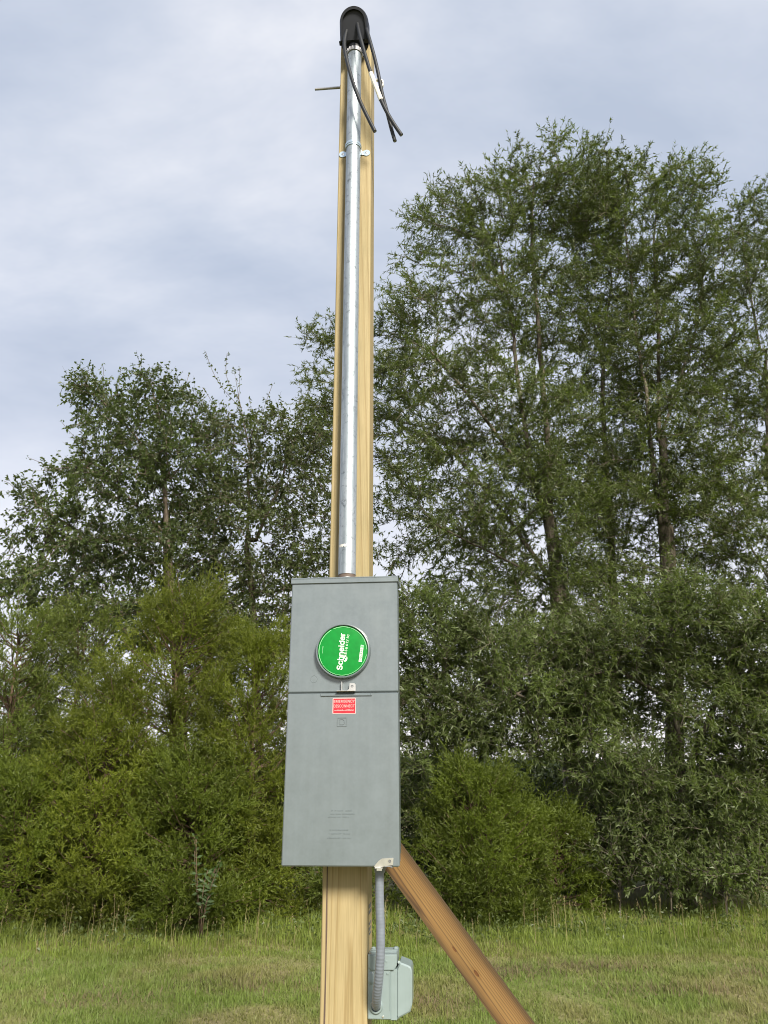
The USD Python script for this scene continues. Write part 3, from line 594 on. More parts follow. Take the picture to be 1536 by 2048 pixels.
# the three conductors
WRAD = 0.0079
wires = [
    ('black cable bowing over the front of the conduit, ending left of the others', [(699, 44, -.072), (693, 62, -.095), (689, 92, -.118), (694, 122, -.127), (703, 155, -.128), (717, 195, -.122), (733, 230, -.114), (750, 263, -.104)]),
    ('black cable wrapped with white tape below its middle', [(711, 33, -.078), (715, 50, -.108), (722, 80, -.128), (731, 112, -.130), (741.5, 146, -.128), (752, 174, -.122), (762, 200, -.116), (772, 221, -.112), (786, 245, -.104), (803, 270, -.095)]),
    ('black cable hanging straight past the post, ending lowest of the three', [(725, 42, -.074), (732, 56, -.096), (740, 82, -.110), (749, 115, -.108), (759, 160, -.100), (765, 190, -.092), (772, 216, -.088), (780, 247, -.080), (790, 282, -.074)])]
for label, pts in wires:
    P = [loc(*p) for p in pts]
    t = thing('service_cable', label, 'cable', P[-1], 'post', group='cables out of the weatherhead')
    j = part(t, 'jacket', tube(P, WRAD, 14, 6), black_wire, smooth=60)
    d = P[-1] - P[-2]; d /= np.linalg.norm(d)
    part(t, 'copper_end', cyl(P[-1] - d * 0.002, P[-1] + d * 0.0006, WRAD * 0.62, 14), dark_steel, parent=j)
    if 'tape' in label:
        part(t, 'tape', tube(P[4:7], WRAD + 0.0012, 16, 14, radii=lambda s, u: WRAD + 0.0012 + 0.0008 * (np.sin(u * 420) > 0.3)), white_tape, smooth=50, label='white phase tape wrapped round the cable')

# through bolt with an eye
zl = loc(655, 177, 0.07); rodz = zl[2]; xl = loc(630, 177, 0.07)[0]
t = thing('eye_bolt', 'steel bolt run crosswise through the upper post, eye on its right end', 'eye bolt', (0, 0.07, rodz), 'post')
rod = [cyl((xl, 0.07, rodz), (-HB - 0.0005, 0.07, rodz), 0.0052, 16)]
for i in range(int((-HB - xl) / 0.004)): rod.append(cyl((xl + i * 0.004 + 0.001, 0.07, rodz), (xl + i * 0.004 + 0.003, 0.07, rodz), 0.0057, 14))
part(t, 'shank', cat(*rod), dark_steel)
part(t, 'nut', cyl((-HB - 0.010, 0.07, rodz), (-HB - 0.003, 0.07, rodz), 0.0115, 6), dark_steel)
part(t, 'washer', cat(slab(-HB - 0.003, -HB - 0.0003, 0.051, 0.089, rodz - 0.019, rodz + 0.019, 0.0008)), dark_steel)
rc = 0.021; a = np.linspace(0, 2 * np.pi * 1.9, 44)
coil = np.c_[HB + 0.026 + rc * np.cos(a + np.pi), 0.060 + 0.014 * a / a[-1] + 0.006 * np.sin(a), rodz + rc * np.sin(a + np.pi)]
part(t, 'eye', cat(tube(np.r_[[(HB + 0.0005, 0.062, rodz - 0.001)], coil], 0.0042, 10, 3), cyl((HB + 0.0004, 0.065, rodz), (HB + 0.006, 0.065, rodz), 0.010, 20)), simple('galvanized_eye', (0.62, 0.62, 0.60), 0.45, 0.5), smooth=50)

# outlet box on the right side of the post
ox = lambda X, Y, ly=0.0: loc(720 + X / 10.89, 1860 + Y / 10.89, ly)
def opoly(pts, ly=0.0): return Polygon([(p[0], p[2]) for p in (ox(X, Y, ly) for X, Y in pts)])
ob = ox(170, 1950)
t = thing('outlet_box', 'small pale grey weatherproof outlet box on the right side of the post', 'outlet box', (HB, 0.05, ob[2]), 'post')
xm = HB + 0.0012; DEP = 0.102
B = np.array(opoly([(165, 560), (665, 560), (665, 1950), (165, 1950)]).exterior.coords); B[:, 0] = np.maximum(B[:, 0], xm)
body = slab(B[:, 0].min(), B[:, 0].max(), 0.0, DEP, B[:, 1].min(), B[:, 1].max(), 0.0025)
bodyp = part(t, 'body', body, pale_paint)
hp = np.array(opoly([(175, 530), (803, 530), (803, 770), (738, 878), (240, 878), (178, 800)]).exterior.coords); hp[:, 0] = np.maximum(hp[:, 0], xm + 0.0005)
part(t, 'hood', extr(Polygon(hp[:-1]), -0.0042, DEP + 0.004, 0.0022), pale_paint)
hz0 = hp[:, 1].max()
part(t, 'hood_rib', cat(slab(hp[:, 0].min() + 0.004, hp[:, 0].max() - 0.004, 0.03, 0.036, hz0 - 0.001, hz0 + 0.002, 0.0008), slab(hp[:, 0].min() + 0.004, hp[:, 0].max() - 0.004, 0.055, 0.061, hz0 - 0.001, hz0 + 0.002, 0.0008),
     slab(hp[:, 0].min() + 0.004, hp[:, 0].min() + 0.014, 0.07, 0.085, hz0 - 0.001, hz0 + 0.005, 0.002), slab(hp[:, 0].max() - 0.014, hp[:, 0].max() - 0.002, 0.07, 0.090, hz0 - 0.001, hz0 + 0.006, 0.002)), pale_paint)
fl = np.array(opoly([(665, 890), (803, 850), (803, 1978), (665, 1978)]).exterior.coords)
part(t, 'flange', extr(Polygon(fl[:-1]), 0.0022, DEP - 0.002, 0.0015), pale_paint)
lid = opoly([(798, 850), (865, 715), (1050, 785), (1105, 825), (1130, 905), (1132, 1640), (1095, 1800), (870, 1925), (798, 1978)])
lidp = part(t, 'flip_cover', extr(lid, 0.006, DEP - 0.006, 0.004), pale_paint, label='flip cover bulging from the right of the outlet box')
inn = opoly([(815, 880), (1020, 935), (1068, 985), (1078, 1100), (1078, 1600), (1050, 1760), (860, 1880), (815, 1900)]).buffer(-0.002).buffer(0.002)
part(t, 'raised_panel', extr(inn, 0.0028, 0.02, 0.003), pale_paint, parent=lidp)
part(t, 'hinge_pin', cat(cyl(ox(850, 700, 0.01), ox(850, 700, 0.09), 0.004, 14)), pale_paint, parent=lidp)
dm = ox(575, 680, -0.004); part(t, 'dimple', cat(revolve_y([(0.0035, -0.0035), (0.003, -0.0050), (0.0001, -0.0054)], dm[0], dm[2], 18)), pale_paint, smooth=50)
sb = ox(640, 930); part(t, 'rib', cat(slab(sb[0] - 0.001, sb[0] + 0.001, -0.0012, 0.001, ox(640, 1750)[2], ox(640, 900)[2], 0.0005), slab(sb[0] - 0.008, sb[0] - 0.001, -0.002, 0.001, ox(600, 975)[2], ox(600, 930)[2], 0.0008)), pale_paint, parent=bodyp)
sc = ox(500, 1890); part(t, 'screw', cat(revolve_y([(0.0001, -0.0022), (0.0028, -0.0018), (0.0036, 0.001)], sc[0], sc[2], 16)), bare_steel, smooth=40, parent=bodyp)
k0 = ox(245, 1050); part(t, 'boss', cat(m3.Manifold.batch_hull([m3.Manifold.sphere(0.009, 20).scale([1, .35, 1]).translate([k0[0], 0.001, ox(245, 980)[2]]), m3.Manifold.sphere(0.010, 20).scale([1, .45, 1]).translate([k0[0], 0.001, ox(245, 1110)[2]])])), pale_paint, smooth=50, parent=bodyp)

# flexible conduit between the two boxes
ce = ox(352, 1665)
P = [loc(759.5, 1738, -0.060), loc(759, 1765, -0.061), loc(759.5, 1810, -0.064), loc(761, 1860, -0.068), loc(760.8, 1905, -0.070), loc(758.5, 1945, -0.066), loc(755, 1980, -0.049), loc(752.8, 2002, -0.026)]
P.append(np.array([ce[0], 0.004, ce[2]]))
t = thing('flexible_conduit', 'short grey flexible conduit linking the meter box and outlet box', 'flexible conduit', P[-1], 'post')
def corr(s, u):
    amp = np.interp(s, [0, 0.5, 0.62, 1], [0.00006, 0.0001, 0.00035, 0.00045]); return 0.0131 + amp * np.sin(2 * np.pi * u / 0.0088)
part(t, 'jacket', tube(P, 0.0131, 22, 26, radii=corr), pvc_grey, smooth=60)
q = P[0]; zb0 = zb - 0.0005
part(t, 'upper_fitting', cat(cyl((q[0], q[1], zb0), (q[0], q[1], zb0 - 0.008), 0.0205, 8), cyl((q[0], q[1], zb0 - 0.008), (q[0], q[1], zb0 - 0.020), 0.0185, 28, 0.0155)), pvc_grey, smooth=35)
part(t, 'lower_fitting', cat(revolve_y([(0.0132, -0.006), (0.0165, -0.0062), (0.0188, -0.004), (0.0200, -0.0006), (0.0200, 0.002)], ce[0], ce[2], 40)), pale_paint, smooth=40)

# diagonal brace
ly0 = 0.100
A0, A1, B0, B1 = (loc(805, 1693, ly0), loc(1067, 2047, ly0), loc(777, 1744, ly0), loc(986.5, 2041, ly0))
dirA = (A1 - A0); dirA /= np.linalg.norm(dirA); wB = B0 - A0; wB -= dirA * (wB @ dirA); wb2 = B1 - A0; wb2 -= dirA * (wb2 @ dirA)
BW = (np.linalg.norm(wB) + np.linalg.norm(wb2)) / 2
nrm = wB / np.linalg.norm(wB)                                  # across the board, down and left
mid = A0 + nrm * BW / 2
s_top = (HB + 0.001 - mid[0]) / dirA[0]; s_bot = (0.0 - mid[2]) / dirA[2]
org = mid + dirA * s_top; LEN = s_bot - s_top
path = numbered('/World/diagonal_brace'); bx = UsdGeom.Xform.Define(stage, path)
def dirw(v): return np.array([v[0] * ca + v[1] * sa, -v[0] * sa + v[1] * ca, v[2]])
ex, ey, ez = dirw(-nrm), dirw(np.array([0, 1., 0])), dirw(dirA)
if np.linalg.det(np.array([ex, ey, ez])) < 0: ex = -ex
bx.AddTransformOp().Set(Gf.Matrix4d(*ex, 0, *ey, 0, *ez, 0, *world(org), 1))
bx.GetPrim().SetCustomDataByKey('label', 'weathered brown board bracing the post diagonally on its right'); bx.GetPrim().SetCustomDataByKey('category', 'brace')
h = BW / 2; slope = (dirA[2] / dirA[0]); sgn = 1 if np.allclose(ex, dirw(-nrm)) else -1
cut_t = h * abs(nrm[0] / dirA[0]); cut_b = h * abs(nrm[2] / dirA[2])
pl = Polygon([(-h * sgn, cut_t), (h * sgn, -cut_t), (h * sgn, LEN + cut_b + 0.12), (-h * sgn, LEN - cut_b + 0.12)])
bm = extr(pl.buffer(-0.003, join_style=1).buffer(0.003), 0.0, 0.038, 0.0)
usdkit.mesh(stage, path + '/board', bm, brace_wood, smooth=25)
for i, (sx_, sz_) in enumerate([(-0.02, 0.10), (0.022, 0.13)]):
    nm = revolve_y([(0.0001, -0.0012), (0.0035, -0.0010), (0.0048, 0.0005)], sx_, sz_, 14)
    usdkit.mesh(stage, numbered(path + '/nail'), nm, dark_steel, smooth=40)

# ------------------------------------------------------------------ vegetation tools
def unit(v): return v / np.maximum(np.linalg.norm(v, axis=-1, keepdims=True), 1e-9)
def leaves(pos, d, L, W, rng, fold=0.25, droop=0.15):
    """one folded, pointed leaf (two triangles) at each point"""
    n = len(pos); d = unit(d); s = unit(np.cross(d, rng.normal(size=(n, 3)))); nn = np.cross(s, d)
    L, W = np.broadcast_to(L, n)[:, None], np.broadcast_to(W, n)[:, None]
    tip = pos + d * L - np.array([0, 0, 1.0]) * L * droop
    m_ = pos + d * L * 0.45 + nn * W * fold
    V = np.stack([pos, m_ + s * W / 2, tip, m_ - s * W / 2], 1).reshape(-1, 3)
    b = np.arange(n)[:, None] * 4
    return V, np.concatenate([b + [0, 1, 2], b + [0, 2, 3]], 1).reshape(-1, 3)
def slim_leaves(pos, d, L, W, rng, droop=0.15):
    n = len(pos); d = unit(d); s = unit(np.cross(d, rng.normal(size=(n, 3)))); L, W = np.broadcast_to(L, n)[:, None], np.broadcast_to(W, n)[:, None]
    V = np.stack([pos + d * L * 0.12 - s * W / 2, pos + s * W / 2, pos + d * L - np.array([0, 0, 1.0]) * L * droop], 1).reshape(-1, 3)
    return V, np.arange(3 * n).reshape(-1, 3)
def spikes(pos, d, L, W, rng):
    n = len(pos); d = unit(d); s = unit(np.cross(d, rng.normal(size=(n, 3))))
    L, W = np.broadcast_to(L, n)[:, None], np.broadcast_to(W, n)[:, None]
    V = np.stack([pos - s * W / 2, pos + s * W / 2, pos + d * L], 1).reshape(-1, 3)
    return V, np.arange(3 * n).reshape(-1, 3)
def frusta(p0, p1, r0, r1, k):
    d = unit(p1 - p0); a = unit(np.cross(d, np.where(np.abs(d[:, 2:]) > 0.9, [[1., 0, 0]], [[0, 0, 1.]]))); b = np.cross(d, a)
    th = np.linspace(0, 2 * np.pi, k, endpoint=False); ring = np.cos(th)[None, :, None] * a[:, None] + np.sin(th)[None, :, None] * b[:, None]
    V = np.concatenate([p0[:, None] + ring * r0[:, None, None], p1[:, None] + ring * r1[:, None, None]], 1)
    N = np.concatenate([ring, ring], 1); n = len(p0); base = (np.arange(n) * 2 * k)[:, None, None]
    i = np.arange(k); j = (i + 1) % k; F_ = np.stack([i, j, j + k, i + k], 1)[None] + base
    return V.reshape(-1, 3), F_.reshape(-1, 4), N.reshape(-1, 3)
def join(parts_):
    V, F_, o = [], [], 0
    for v, f in parts_: V.append(v); F_.append(f + o); o += len(v)
    return np.concatenate(V), np.concatenate(F_)

def px_scale(px, py, Y):
    d = ray(px, py); return (Y / d[1]) / FPX              # metres to a pixel at that point
def sample_blobs(blobs, Y, n, rng, clump, seed):
    vol = np.array([b[2] * b[3] * b[4] for b in blobs]); w = vol ** 0.75; w = w / w.sum(); out = []
    for b, k in zip(blobs, (w * n * 2.2).astype(int)):
        px, py, rx, ry, rd = b[:5]; dy = b[5] if len(b) > 5 else 0.0
        c = at(px, py, Y + dy); s = px_scale(px, py, Y + dy)
        u = unit(rng.normal(size=(k, 3))) * rng.random((k, 1)) ** 0.42
        out.append(c + u * np.array([rx * s, rd, ry * s]))
    P = np.concatenate(out); P = P[P[:, 2] > 0.25]
    nz = meshkit.fbm(P * 0.95, 3, seed); P = P[nz > np.quantile(nz, clump)]
    rng.shuffle(P); return P[:n]

def grow(paths, A, rng, step=0.17, dk=0.30, di=2.2, iters=120, up=0.06):
    """space colonisation from given trunk lines into the attraction points A"""
    nodes, par = [], []
    for pth in paths:
        pth = np.asarray(pth, float); t_ = np.r_[0, np.cumsum(np.linalg.norm(np.diff(pth, axis=0), axis=1))]; m_ = max(3, int(t_[-1] / step))
        u = np.linspace(0, t_[-1], m_); q = np.stack([np.interp(u, t_, pth[:, k]) for k in range(3)], 1)
        q[1:, :2] += np.cumsum(rng.normal(size=(m_ - 1, 2)) * 0.010, 0) * np.minimum(1, np.linspace(0, 3, m_ - 1))[:, None]
        start = -1
        if nodes: start = int(np.argmin(((np.array(nodes) - q[0]) ** 2).sum(1)))
        for i, p in enumerate(q):
            par.append(start if i == 0 else len(nodes) - 1); nodes.append(p)
    nodes = np.array(nodes); par = np.array(par); alive = A.copy()
    for it in range(iters):
        if len(alive) == 0: break
        d, i = cKDTree(nodes).query(alive); ok = d < di
        if not ok.any(): di *= 1.5; continue
        dirs = unit(alive[ok] - nodes[i[ok]]); acc = np.zeros_like(nodes); np.add.at(acc, i[ok], dirs); idx = np.unique(i[ok])
        nd = unit(acc[idx] + rng.normal(size=(len(idx), 3)) * 0.25 + [0, 0, up]); new = nodes[idx] + nd * step
        dd, _ = cKDTree(nodes).query(new); good = dd > step * 0.45
        if not good.any(): break
        nodes = np.r_[nodes, new[good]]; par = np.r_[par, idx[good]]
        d2, _ = cKDTree(new[good]).query(alive); alive = alive[d2 > dk]
    return nodes, par
def radii(nodes, par, tip=0.0045, e=2.35):
    acc = np.zeros(len(nodes)); r_ = np.zeros(len(nodes))
    for i in range(len(nodes) - 1, -1, -1):
        r_[i] = max(tip, acc[i] ** (1 / e))
        if par[i] >= 0: acc[par[i]] += r_[i] ** e
    return r_

stats = {}
GROUPS = {'oak_tree': 'tall oaks right of the post', 'young_oak': 'low young oaks right of the post', 'elm_tree': 'elms left of the post', 'shrub': 'shaded shrubs behind the hedge line'}
def broadleaf(name, label, Y, paths, blobs, leafmat, bark, seed, n_attr=2200, clump=0.30, twigs=3, per=13, L=(0.06, 0.10), W=0.22, step=0.17, dk=0.3, rmax=0.012,
              group=None, droop=0.15, twig_len=(0.18, 0.45), shoots=(), trunk_r=None, cat_='tree', upw=0.40, tipr=0.0042):
    rng = np.random.default_rng(seed)
    tr = [[at(px, py, Y + dy) for px, py, dy in p] for p in paths]
    if tr[0][0][2] > 0: tr[0].insert(0, np.array([tr[0][0][0], tr[0][0][1], -0.1]))
    A = sample_blobs(blobs, Y, n_attr, rng, clump, seed)
    nodes, par = grow(tr, A, rng, step, dk)
    sh = []
    for (px, py, dy, px2, py2) in shoots:                    # long bare shoots standing above the crown
        a, b = at(px, py, Y + dy), at(px2, py2, Y + dy); i0 = int(np.argmin(((nodes - a) ** 2).sum(1))); m_ = max(3, int(np.linalg.norm(b - a) / 0.1)); prev = i0
        bend = rng.normal(size=3) * 0.06
        for s in np.linspace(0, 1, m_ + 1)[1:]:
            nodes = np.r_[nodes, [nodes[i0] * (1 - s) + b * s + bend * math.sin(s * 3.1)]]; par = np.r_[par, prev]; prev = len(nodes) - 1; sh.append(prev)
    r_ = radii(nodes, par, tipr)
    if trunk_r: r_ *= np.where(r_ > 0.02, np.clip(1 + (trunk_r / r_[0] - 1) * (r_ - 0.02) / (r_[0] - 0.02), 0.2, 5), 1)
    t = thing(name, label, cat_, (nodes[0][0], nodes[0][1], 0), group=GROUPS[name])
    seg = np.nonzero(par >= 0)[0]; p0, p1 = nodes[par[seg]], nodes[seg]; ra = np.minimum(r_[par[seg]], r_[seg] * 1.35); rb = r_[seg]
    thick = rb > 0.030; mid_ = (~thick) & (rb > 0.010); thin = ~(thick | mid_)
    V, F_, N, o = [], [], [], 0
    if thick.any():
        v, f, nn = frusta(p0[thick], p1[thick] + unit(p1[thick] - p0[thick]) * 0.012, ra[thick], rb[thick], 9)
        raw_mesh(t.path + '/trunk', v - t.base, f, bark, nn)
    for sel, k in ((mid_, 5), (thin, 3)):
        if sel.any():
            v, f, nn = frusta(p0[sel], p1[sel], ra[sel], rb[sel], k); V.append(v); F_.append(f + o); N.append(nn); o += len(v)
    # twigs from the thin branches, leaves along the twigs
    issh = np.zeros(len(nodes), bool); issh[sh] = True
    ok = np.nonzero((r_ < rmax) & (par >= 0) & ~issh)[0]; ok = ok[nodes[ok][:, 2] > 0.3]
    ntw = rng.poisson(twigs, len(ok)); base_i = np.repeat(ok, ntw)
    s = rng.random((len(base_i), 1)); q0 = nodes[par[base_i]] * (1 - s) + nodes[base_i] * s
    bd = unit(nodes[base_i] - nodes[par[base_i]]); td_ = unit(bd * 0.7 + rng.normal(size=bd.shape) * 0.65 + [0, 0, upw]); tl = rng.uniform(*twig_len, len(q0))[:, None]
    q1 = q0 + td_ * tl
    v, f, nn = frusta(q0, q1, np.full(len(q0), 0.0028), np.full(len(q0), 0.0012), 3); V.append(v); F_.append(f + o); N.append(nn); o += len(v)
    raw_mesh(t.path + '/branches', np.concatenate(V) - t.base, np.concatenate(F_), bark, np.concatenate(N))
    kk = rng.poisson(per, len(q0)); ti = np.repeat(np.arange(len(q0)), kk); s = rng.random((len(ti), 1)) ** 0.8
    pos = q0[ti] * (1 - s) + q1[ti] * s; ld = unit(td_[ti] * 0.75 + rng.normal(size=(len(ti), 3)) * 0.62)
    ll = rng.uniform(*L, len(ti)); v, f = (slim_leaves if 'oak' in name else leaves)(pos, ld, ll, ll * W, rng, droop=droop)
    if sh:                                                    # sparse leaves on the shoots
        si = np.repeat(np.array(sh), 3); p_ = nodes[si] + rng.normal(size=(len(si), 3)) * 0.02; l2 = rng.uniform(*L, len(si)); v2, f2 = leaves(p_, unit(rng.normal(size=p_.shape) + [0, 0, .3]), l2, l2 * W, rng); v, f = join([(v, f), (v2, f2)])
    raw_mesh(t.path + '/crown', v - t.base, f, leafmat, kind='stuff')
    stats[t.path] = (len(nodes), len(f))
    return t

def cedar(name, label, px, py_top, Y, r_px, mat, seed, nb=150, fluff=1.0, lean=0.0, group=None, low=0.0, width_pow=0.44, per_spray=10):
    """red cedar: a trunk, ascending boughs and feathery sprays all along them"""
    Y -= 0.45; rng = np.random.default_rng(seed); top = at(px, py_top, Y); Hh = top[2]; R = r_px * px_scale(px, 1600, Y); base = np.array([top[0] - lean, Y, 0.0])
    t = thing(name, label, 'cedar tree', base, group='cedars along the foot of the trees')
    zt_ = np.linspace(-0.1, Hh * 0.97, 14); tx = base[0] + lean * (zt_ / Hh) + 0.03 * np.sin(zt_ * 2 + seed); ty = Y + 0.03 * np.cos(zt_ * 1.7 + seed); tp = np.c_[tx, ty, zt_]
    tr_ = 0.020 * Hh; v, f, nn = frusta(tp[:-1], tp[1:], np.linspace(tr_, 0.012, 13), np.linspace(tr_ * 0.93, 0.008, 13), 8); raw_mesh(t.path + '/trunk', v - base, f, cedar_bark, nn)
    hf = low + (1 - low) * rng.random(nb) ** 0.95; hf[:nb // 7] = rng.uniform(0.05, 0.2, nb // 7); ph = rng.random(nb) * 2 * np.pi
    lump = 0.62 + 0.62 * meshkit.noise(np.stack([np.cos(ph) * 1.6 + seed, np.sin(ph) * 1.6, hf * 5.0], -1), seed)
    Lb = R * lump * (0.13 + 0.87 * np.clip((1 - hf) ** width_pow * np.minimum(1, 0.80 + hf * 1.2), 0, 1)); el = np.radians(rng.uniform(5, 40, nb) + 28 * hf - 45 * np.clip(0.22 - hf, 0, 1) / 0.22)
    out = np.stack([np.cos(ph), np.sin(ph), np.zeros(nb)], 1); b0 = np.stack([np.interp(hf * Hh, zt_, tx), np.interp(hf * Hh, zt_, ty), hf * Hh * 0.96], 1)
    b1 = b0 + out * Lb[:, None] + np.array([0, 0, 1.0]) * (Lb * np.tan(el) * 0.75)[:, None]; bm_ = (b0 + b1) / 2 - np.array([0, 0, 1.0]) * (Lb * 0.10)[:, None]
    V, F_, N, o = [], [], [], 0
    for (a, b, r0, r1) in ((b0, bm_, 0.012, 0.007), (bm_, b1, 0.007, 0.002)):
        v, f, nn = frusta(a, b, np.full(nb, r0), np.full(nb, r1), 4); V.append(v); F_.append(f + o); N.append(nn); o += len(v)
    # branchlets along each bough
    k = np.maximum(9, (Lb * 19 * fluff).astype(int)); bi = np.repeat(np.arange(nb), k); s = (0.22 + 0.78 * rng.random(len(bi)) ** 0.8)[:, None]
    cpt = np.where(s < 0.5, b0[bi] * (1 - 2 * s) + bm_[bi] * 2 * s, bm_[bi] * (2 - 2 * s) + b1[bi] * (2 * s - 1)); bd = unit(b1[bi] - b0[bi])
    ld = unit(bd * 0.8 + rng.normal(size=bd.shape) * 0.55 + [0, 0, 0.30]); ll = rng.uniform(0.16, 0.42, (len(bi), 1)) * (0.55 + 0.45 * (1 - s * 0.6)); e1 = cpt + ld * ll
    raw_mesh(t.path + '/branches', np.concatenate(V) - base, np.concatenate(F_), cedar_bark, np.concatenate(N))
    # sprays on the branchlets, spikelets on the sprays
    ns = 6; si = np.repeat(np.arange(len(bi)), ns); u = rng.random((len(si), 1)); sp0 = cpt[si] * (1 - u) + e1[si] * u; sd = unit(ld[si] * 0.9 + rng.normal(size=(len(si), 3)) * 0.5 + [0, 0, 0.15]); sl = rng.uniform(0.07, 0.16, (len(si), 1))
    qi = np.repeat(np.arange(len(si)), per_spray); w = rng.random((len(qi), 1)); pp_ = sp0[qi] + sd[qi] * sl[qi] * w; dd_ = unit(sd[qi] * 1.0 + rng.normal(size=(len(qi), 3)) * 0.42)
    v, f = spikes(pp_, dd_, rng.uniform(0.022, 0.048, len(qi)), 0.0102, rng)
    raw_mesh(t.path + '/crown', v - base, f, mat, kind='stuff'); stats[t.path] = (nb, len(f))
    return t

# ------------------------------------------------------------------ trees on the right
broadleaf('oak_tree', 'big narrow-leaved oak whose dark trunk forks right of the meter box', 11.6,
          [[(1150, 1560, 0), (1135, 1350, 0), (1118, 1180, 0), (1100, 1040, 0)], [(1100, 1040, 0), (1065, 960, -.1), (1040, 800, -.1), (1022, 640, 0), (1000, 480, 0)], [(1100, 1040, 0), (1098, 900, .1), (1080, 700, .2), (1066, 500, .2), (1070, 360, .2)],
           [(1065, 960, -.1), (960, 830, -.3), (860, 700, -.4)], [(1118, 1180, 0), (980, 1000, .5), (860, 860, .6)], [(1118, 1180, 0), (1000, 1110, -.7), (880, 1050, -1.0)]],
          [(1095, 385, 140, 120, 1.2), (850, 430, 55, 55, 0.7), (985, 440, 120, 130, 1.1), (1160, 380, 110, 120, 1.1), (890, 480, 95, 110, 1.0), (830, 620, 85, 120, 1.0), (940, 620, 120, 110, 1.2), (1080, 620, 140, 120, 1.3), (820, 790, 95, 110, 1.2), (960, 820, 130, 120, 1.4),
           (1090, 860, 130, 120, 1.4), (850, 960, 110, 100, 1.2), (700, 780, 120, 110, 0.8, .6), (640, 700, 55, 90, 0.6, .6), (640, 840, 70, 100, 0.7, .6), (1000, 1030, 130, 90, 1.3), (880, 1130, 110, 110, 1.2), (1080, 1000, 150, 110, 1.0, -0.9), (1000, 1230, 130, 80, 1.1), (1130, 1150, 120, 90, 0.9, -0.8), (1110, 1260, 130, 70, 0.8, -0.8), (960, 1130, 110, 80, 1.0), (1290, 1390, 80, 60, 0.6, -0.6), (1200, 1230, 90, 80, 0.8, -0.6), (785, 900, 70, 90, 0.8), (790, 1040, 75, 90, 0.9), (790, 1160, 80, 80, 0.9)],
          oak_leaf, oak_bark, 11, n_attr=6400, clump=0.15, twigs=5.8, per=17, L=(0.055, 0.095), W=0.26, trunk_r=0.155)
broadleaf('oak_tree', 'narrow-leaved oak with a straight dark trunk nearer the right edge', 11.9,
          [[(1345, 1560, 0), (1335, 1250, 0), (1322, 1050, 0), (1318, 880, 0)], [(1318, 880, 0), (1312, 640, 0), (1310, 480, 0), (1320, 380, 0)], [(1318, 880, 0), (1355, 780, .1), (1400, 640, .2), (1420, 520, .2)], [(1322, 1050, 0), (1290, 820, -.2), (1265, 640, -.3), (1245, 420, -.3)]],
          [(1240, 385, 80, 85, 1.0), (1310, 430, 95, 100, 1.2), (1385, 385, 55, 75, 0.9), (1255, 520, 110, 120, 1.3), (1370, 540, 110, 120, 1.3), (1270, 700, 110, 100, 1.3), (1400, 720, 100, 110, 1.3), (1330, 880, 150, 110, 1.5), (1240, 1010, 110, 100, 1.2), (1400, 1040, 110, 110, 1.3), (1300, 1180, 140, 90, 1.2)],
          oak_leaf, oak_bark, 23, n_attr=4100, clump=0.18, twigs=5.8, per=17, L=(0.055, 0.095), W=0.26, trunk_r=0.135)
broadleaf('oak_tree', 'slim pale-stemmed oak standing between the two thicker oak trunks', 12.6,
          [[(1232, 1540, 0), (1222, 1150, 0), (1212, 900, 0), (1205, 720, 0)], [(1205, 720, 0), (1180, 600, 0), (1165, 430, 0)], [(1205, 720, 0), (1225, 560, .1), (1215, 400, .1)]],
          [(1170, 480, 80, 120, 0.9), (1200, 385, 65, 70, 0.9), (1190, 640, 100, 100, 1.0), (1200, 800, 110, 90, 1.1), (1170, 960, 110, 100, 1.1), (1220, 1120, 100, 90, 1.0)],
          oak_leaf, oak_bark, 37, n_attr=1700, clump=0.28, twigs=5.5, per=17, L=(0.055, 0.095), W=0.26, trunk_r=0.07)
broadleaf('oak_tree', 'oak cut by the right edge of the photo with a lower rounded top', 12.2,
          [[(1580, 1560, 0), (1560, 1200, 0), (1530, 900, 0), (1520, 700, 0)], [(1560, 1200, 0), (1480, 1040, -.3), (1440, 940, -.4)], [(1520, 700, 0), (1490, 520, 0), (1480, 420, 0)], [(1530, 900, 0), (1590, 640, .2), (1600, 450, .2)]],
          [(1480, 450, 60, 80, 1.0), (1570, 450, 100, 85, 1.1), (1640, 560, 120, 150, 1.2), (1500, 580, 90, 110, 1.2), (1590, 740, 130, 120, 1.3), (1480, 780, 90, 120, 1.2), (1480, 960, 100, 100, 1.2), (1610, 960, 130, 120, 1.3), (1520, 1130, 130, 110, 1.3), (1640, 1200, 120, 150, 1.2)],
          oak_leaf, oak_bark, 41, n_attr=3300, clump=0.26, twigs=5.2, per=17, L=(0.055, 0.095), W=0.26, trunk_r=0.13)
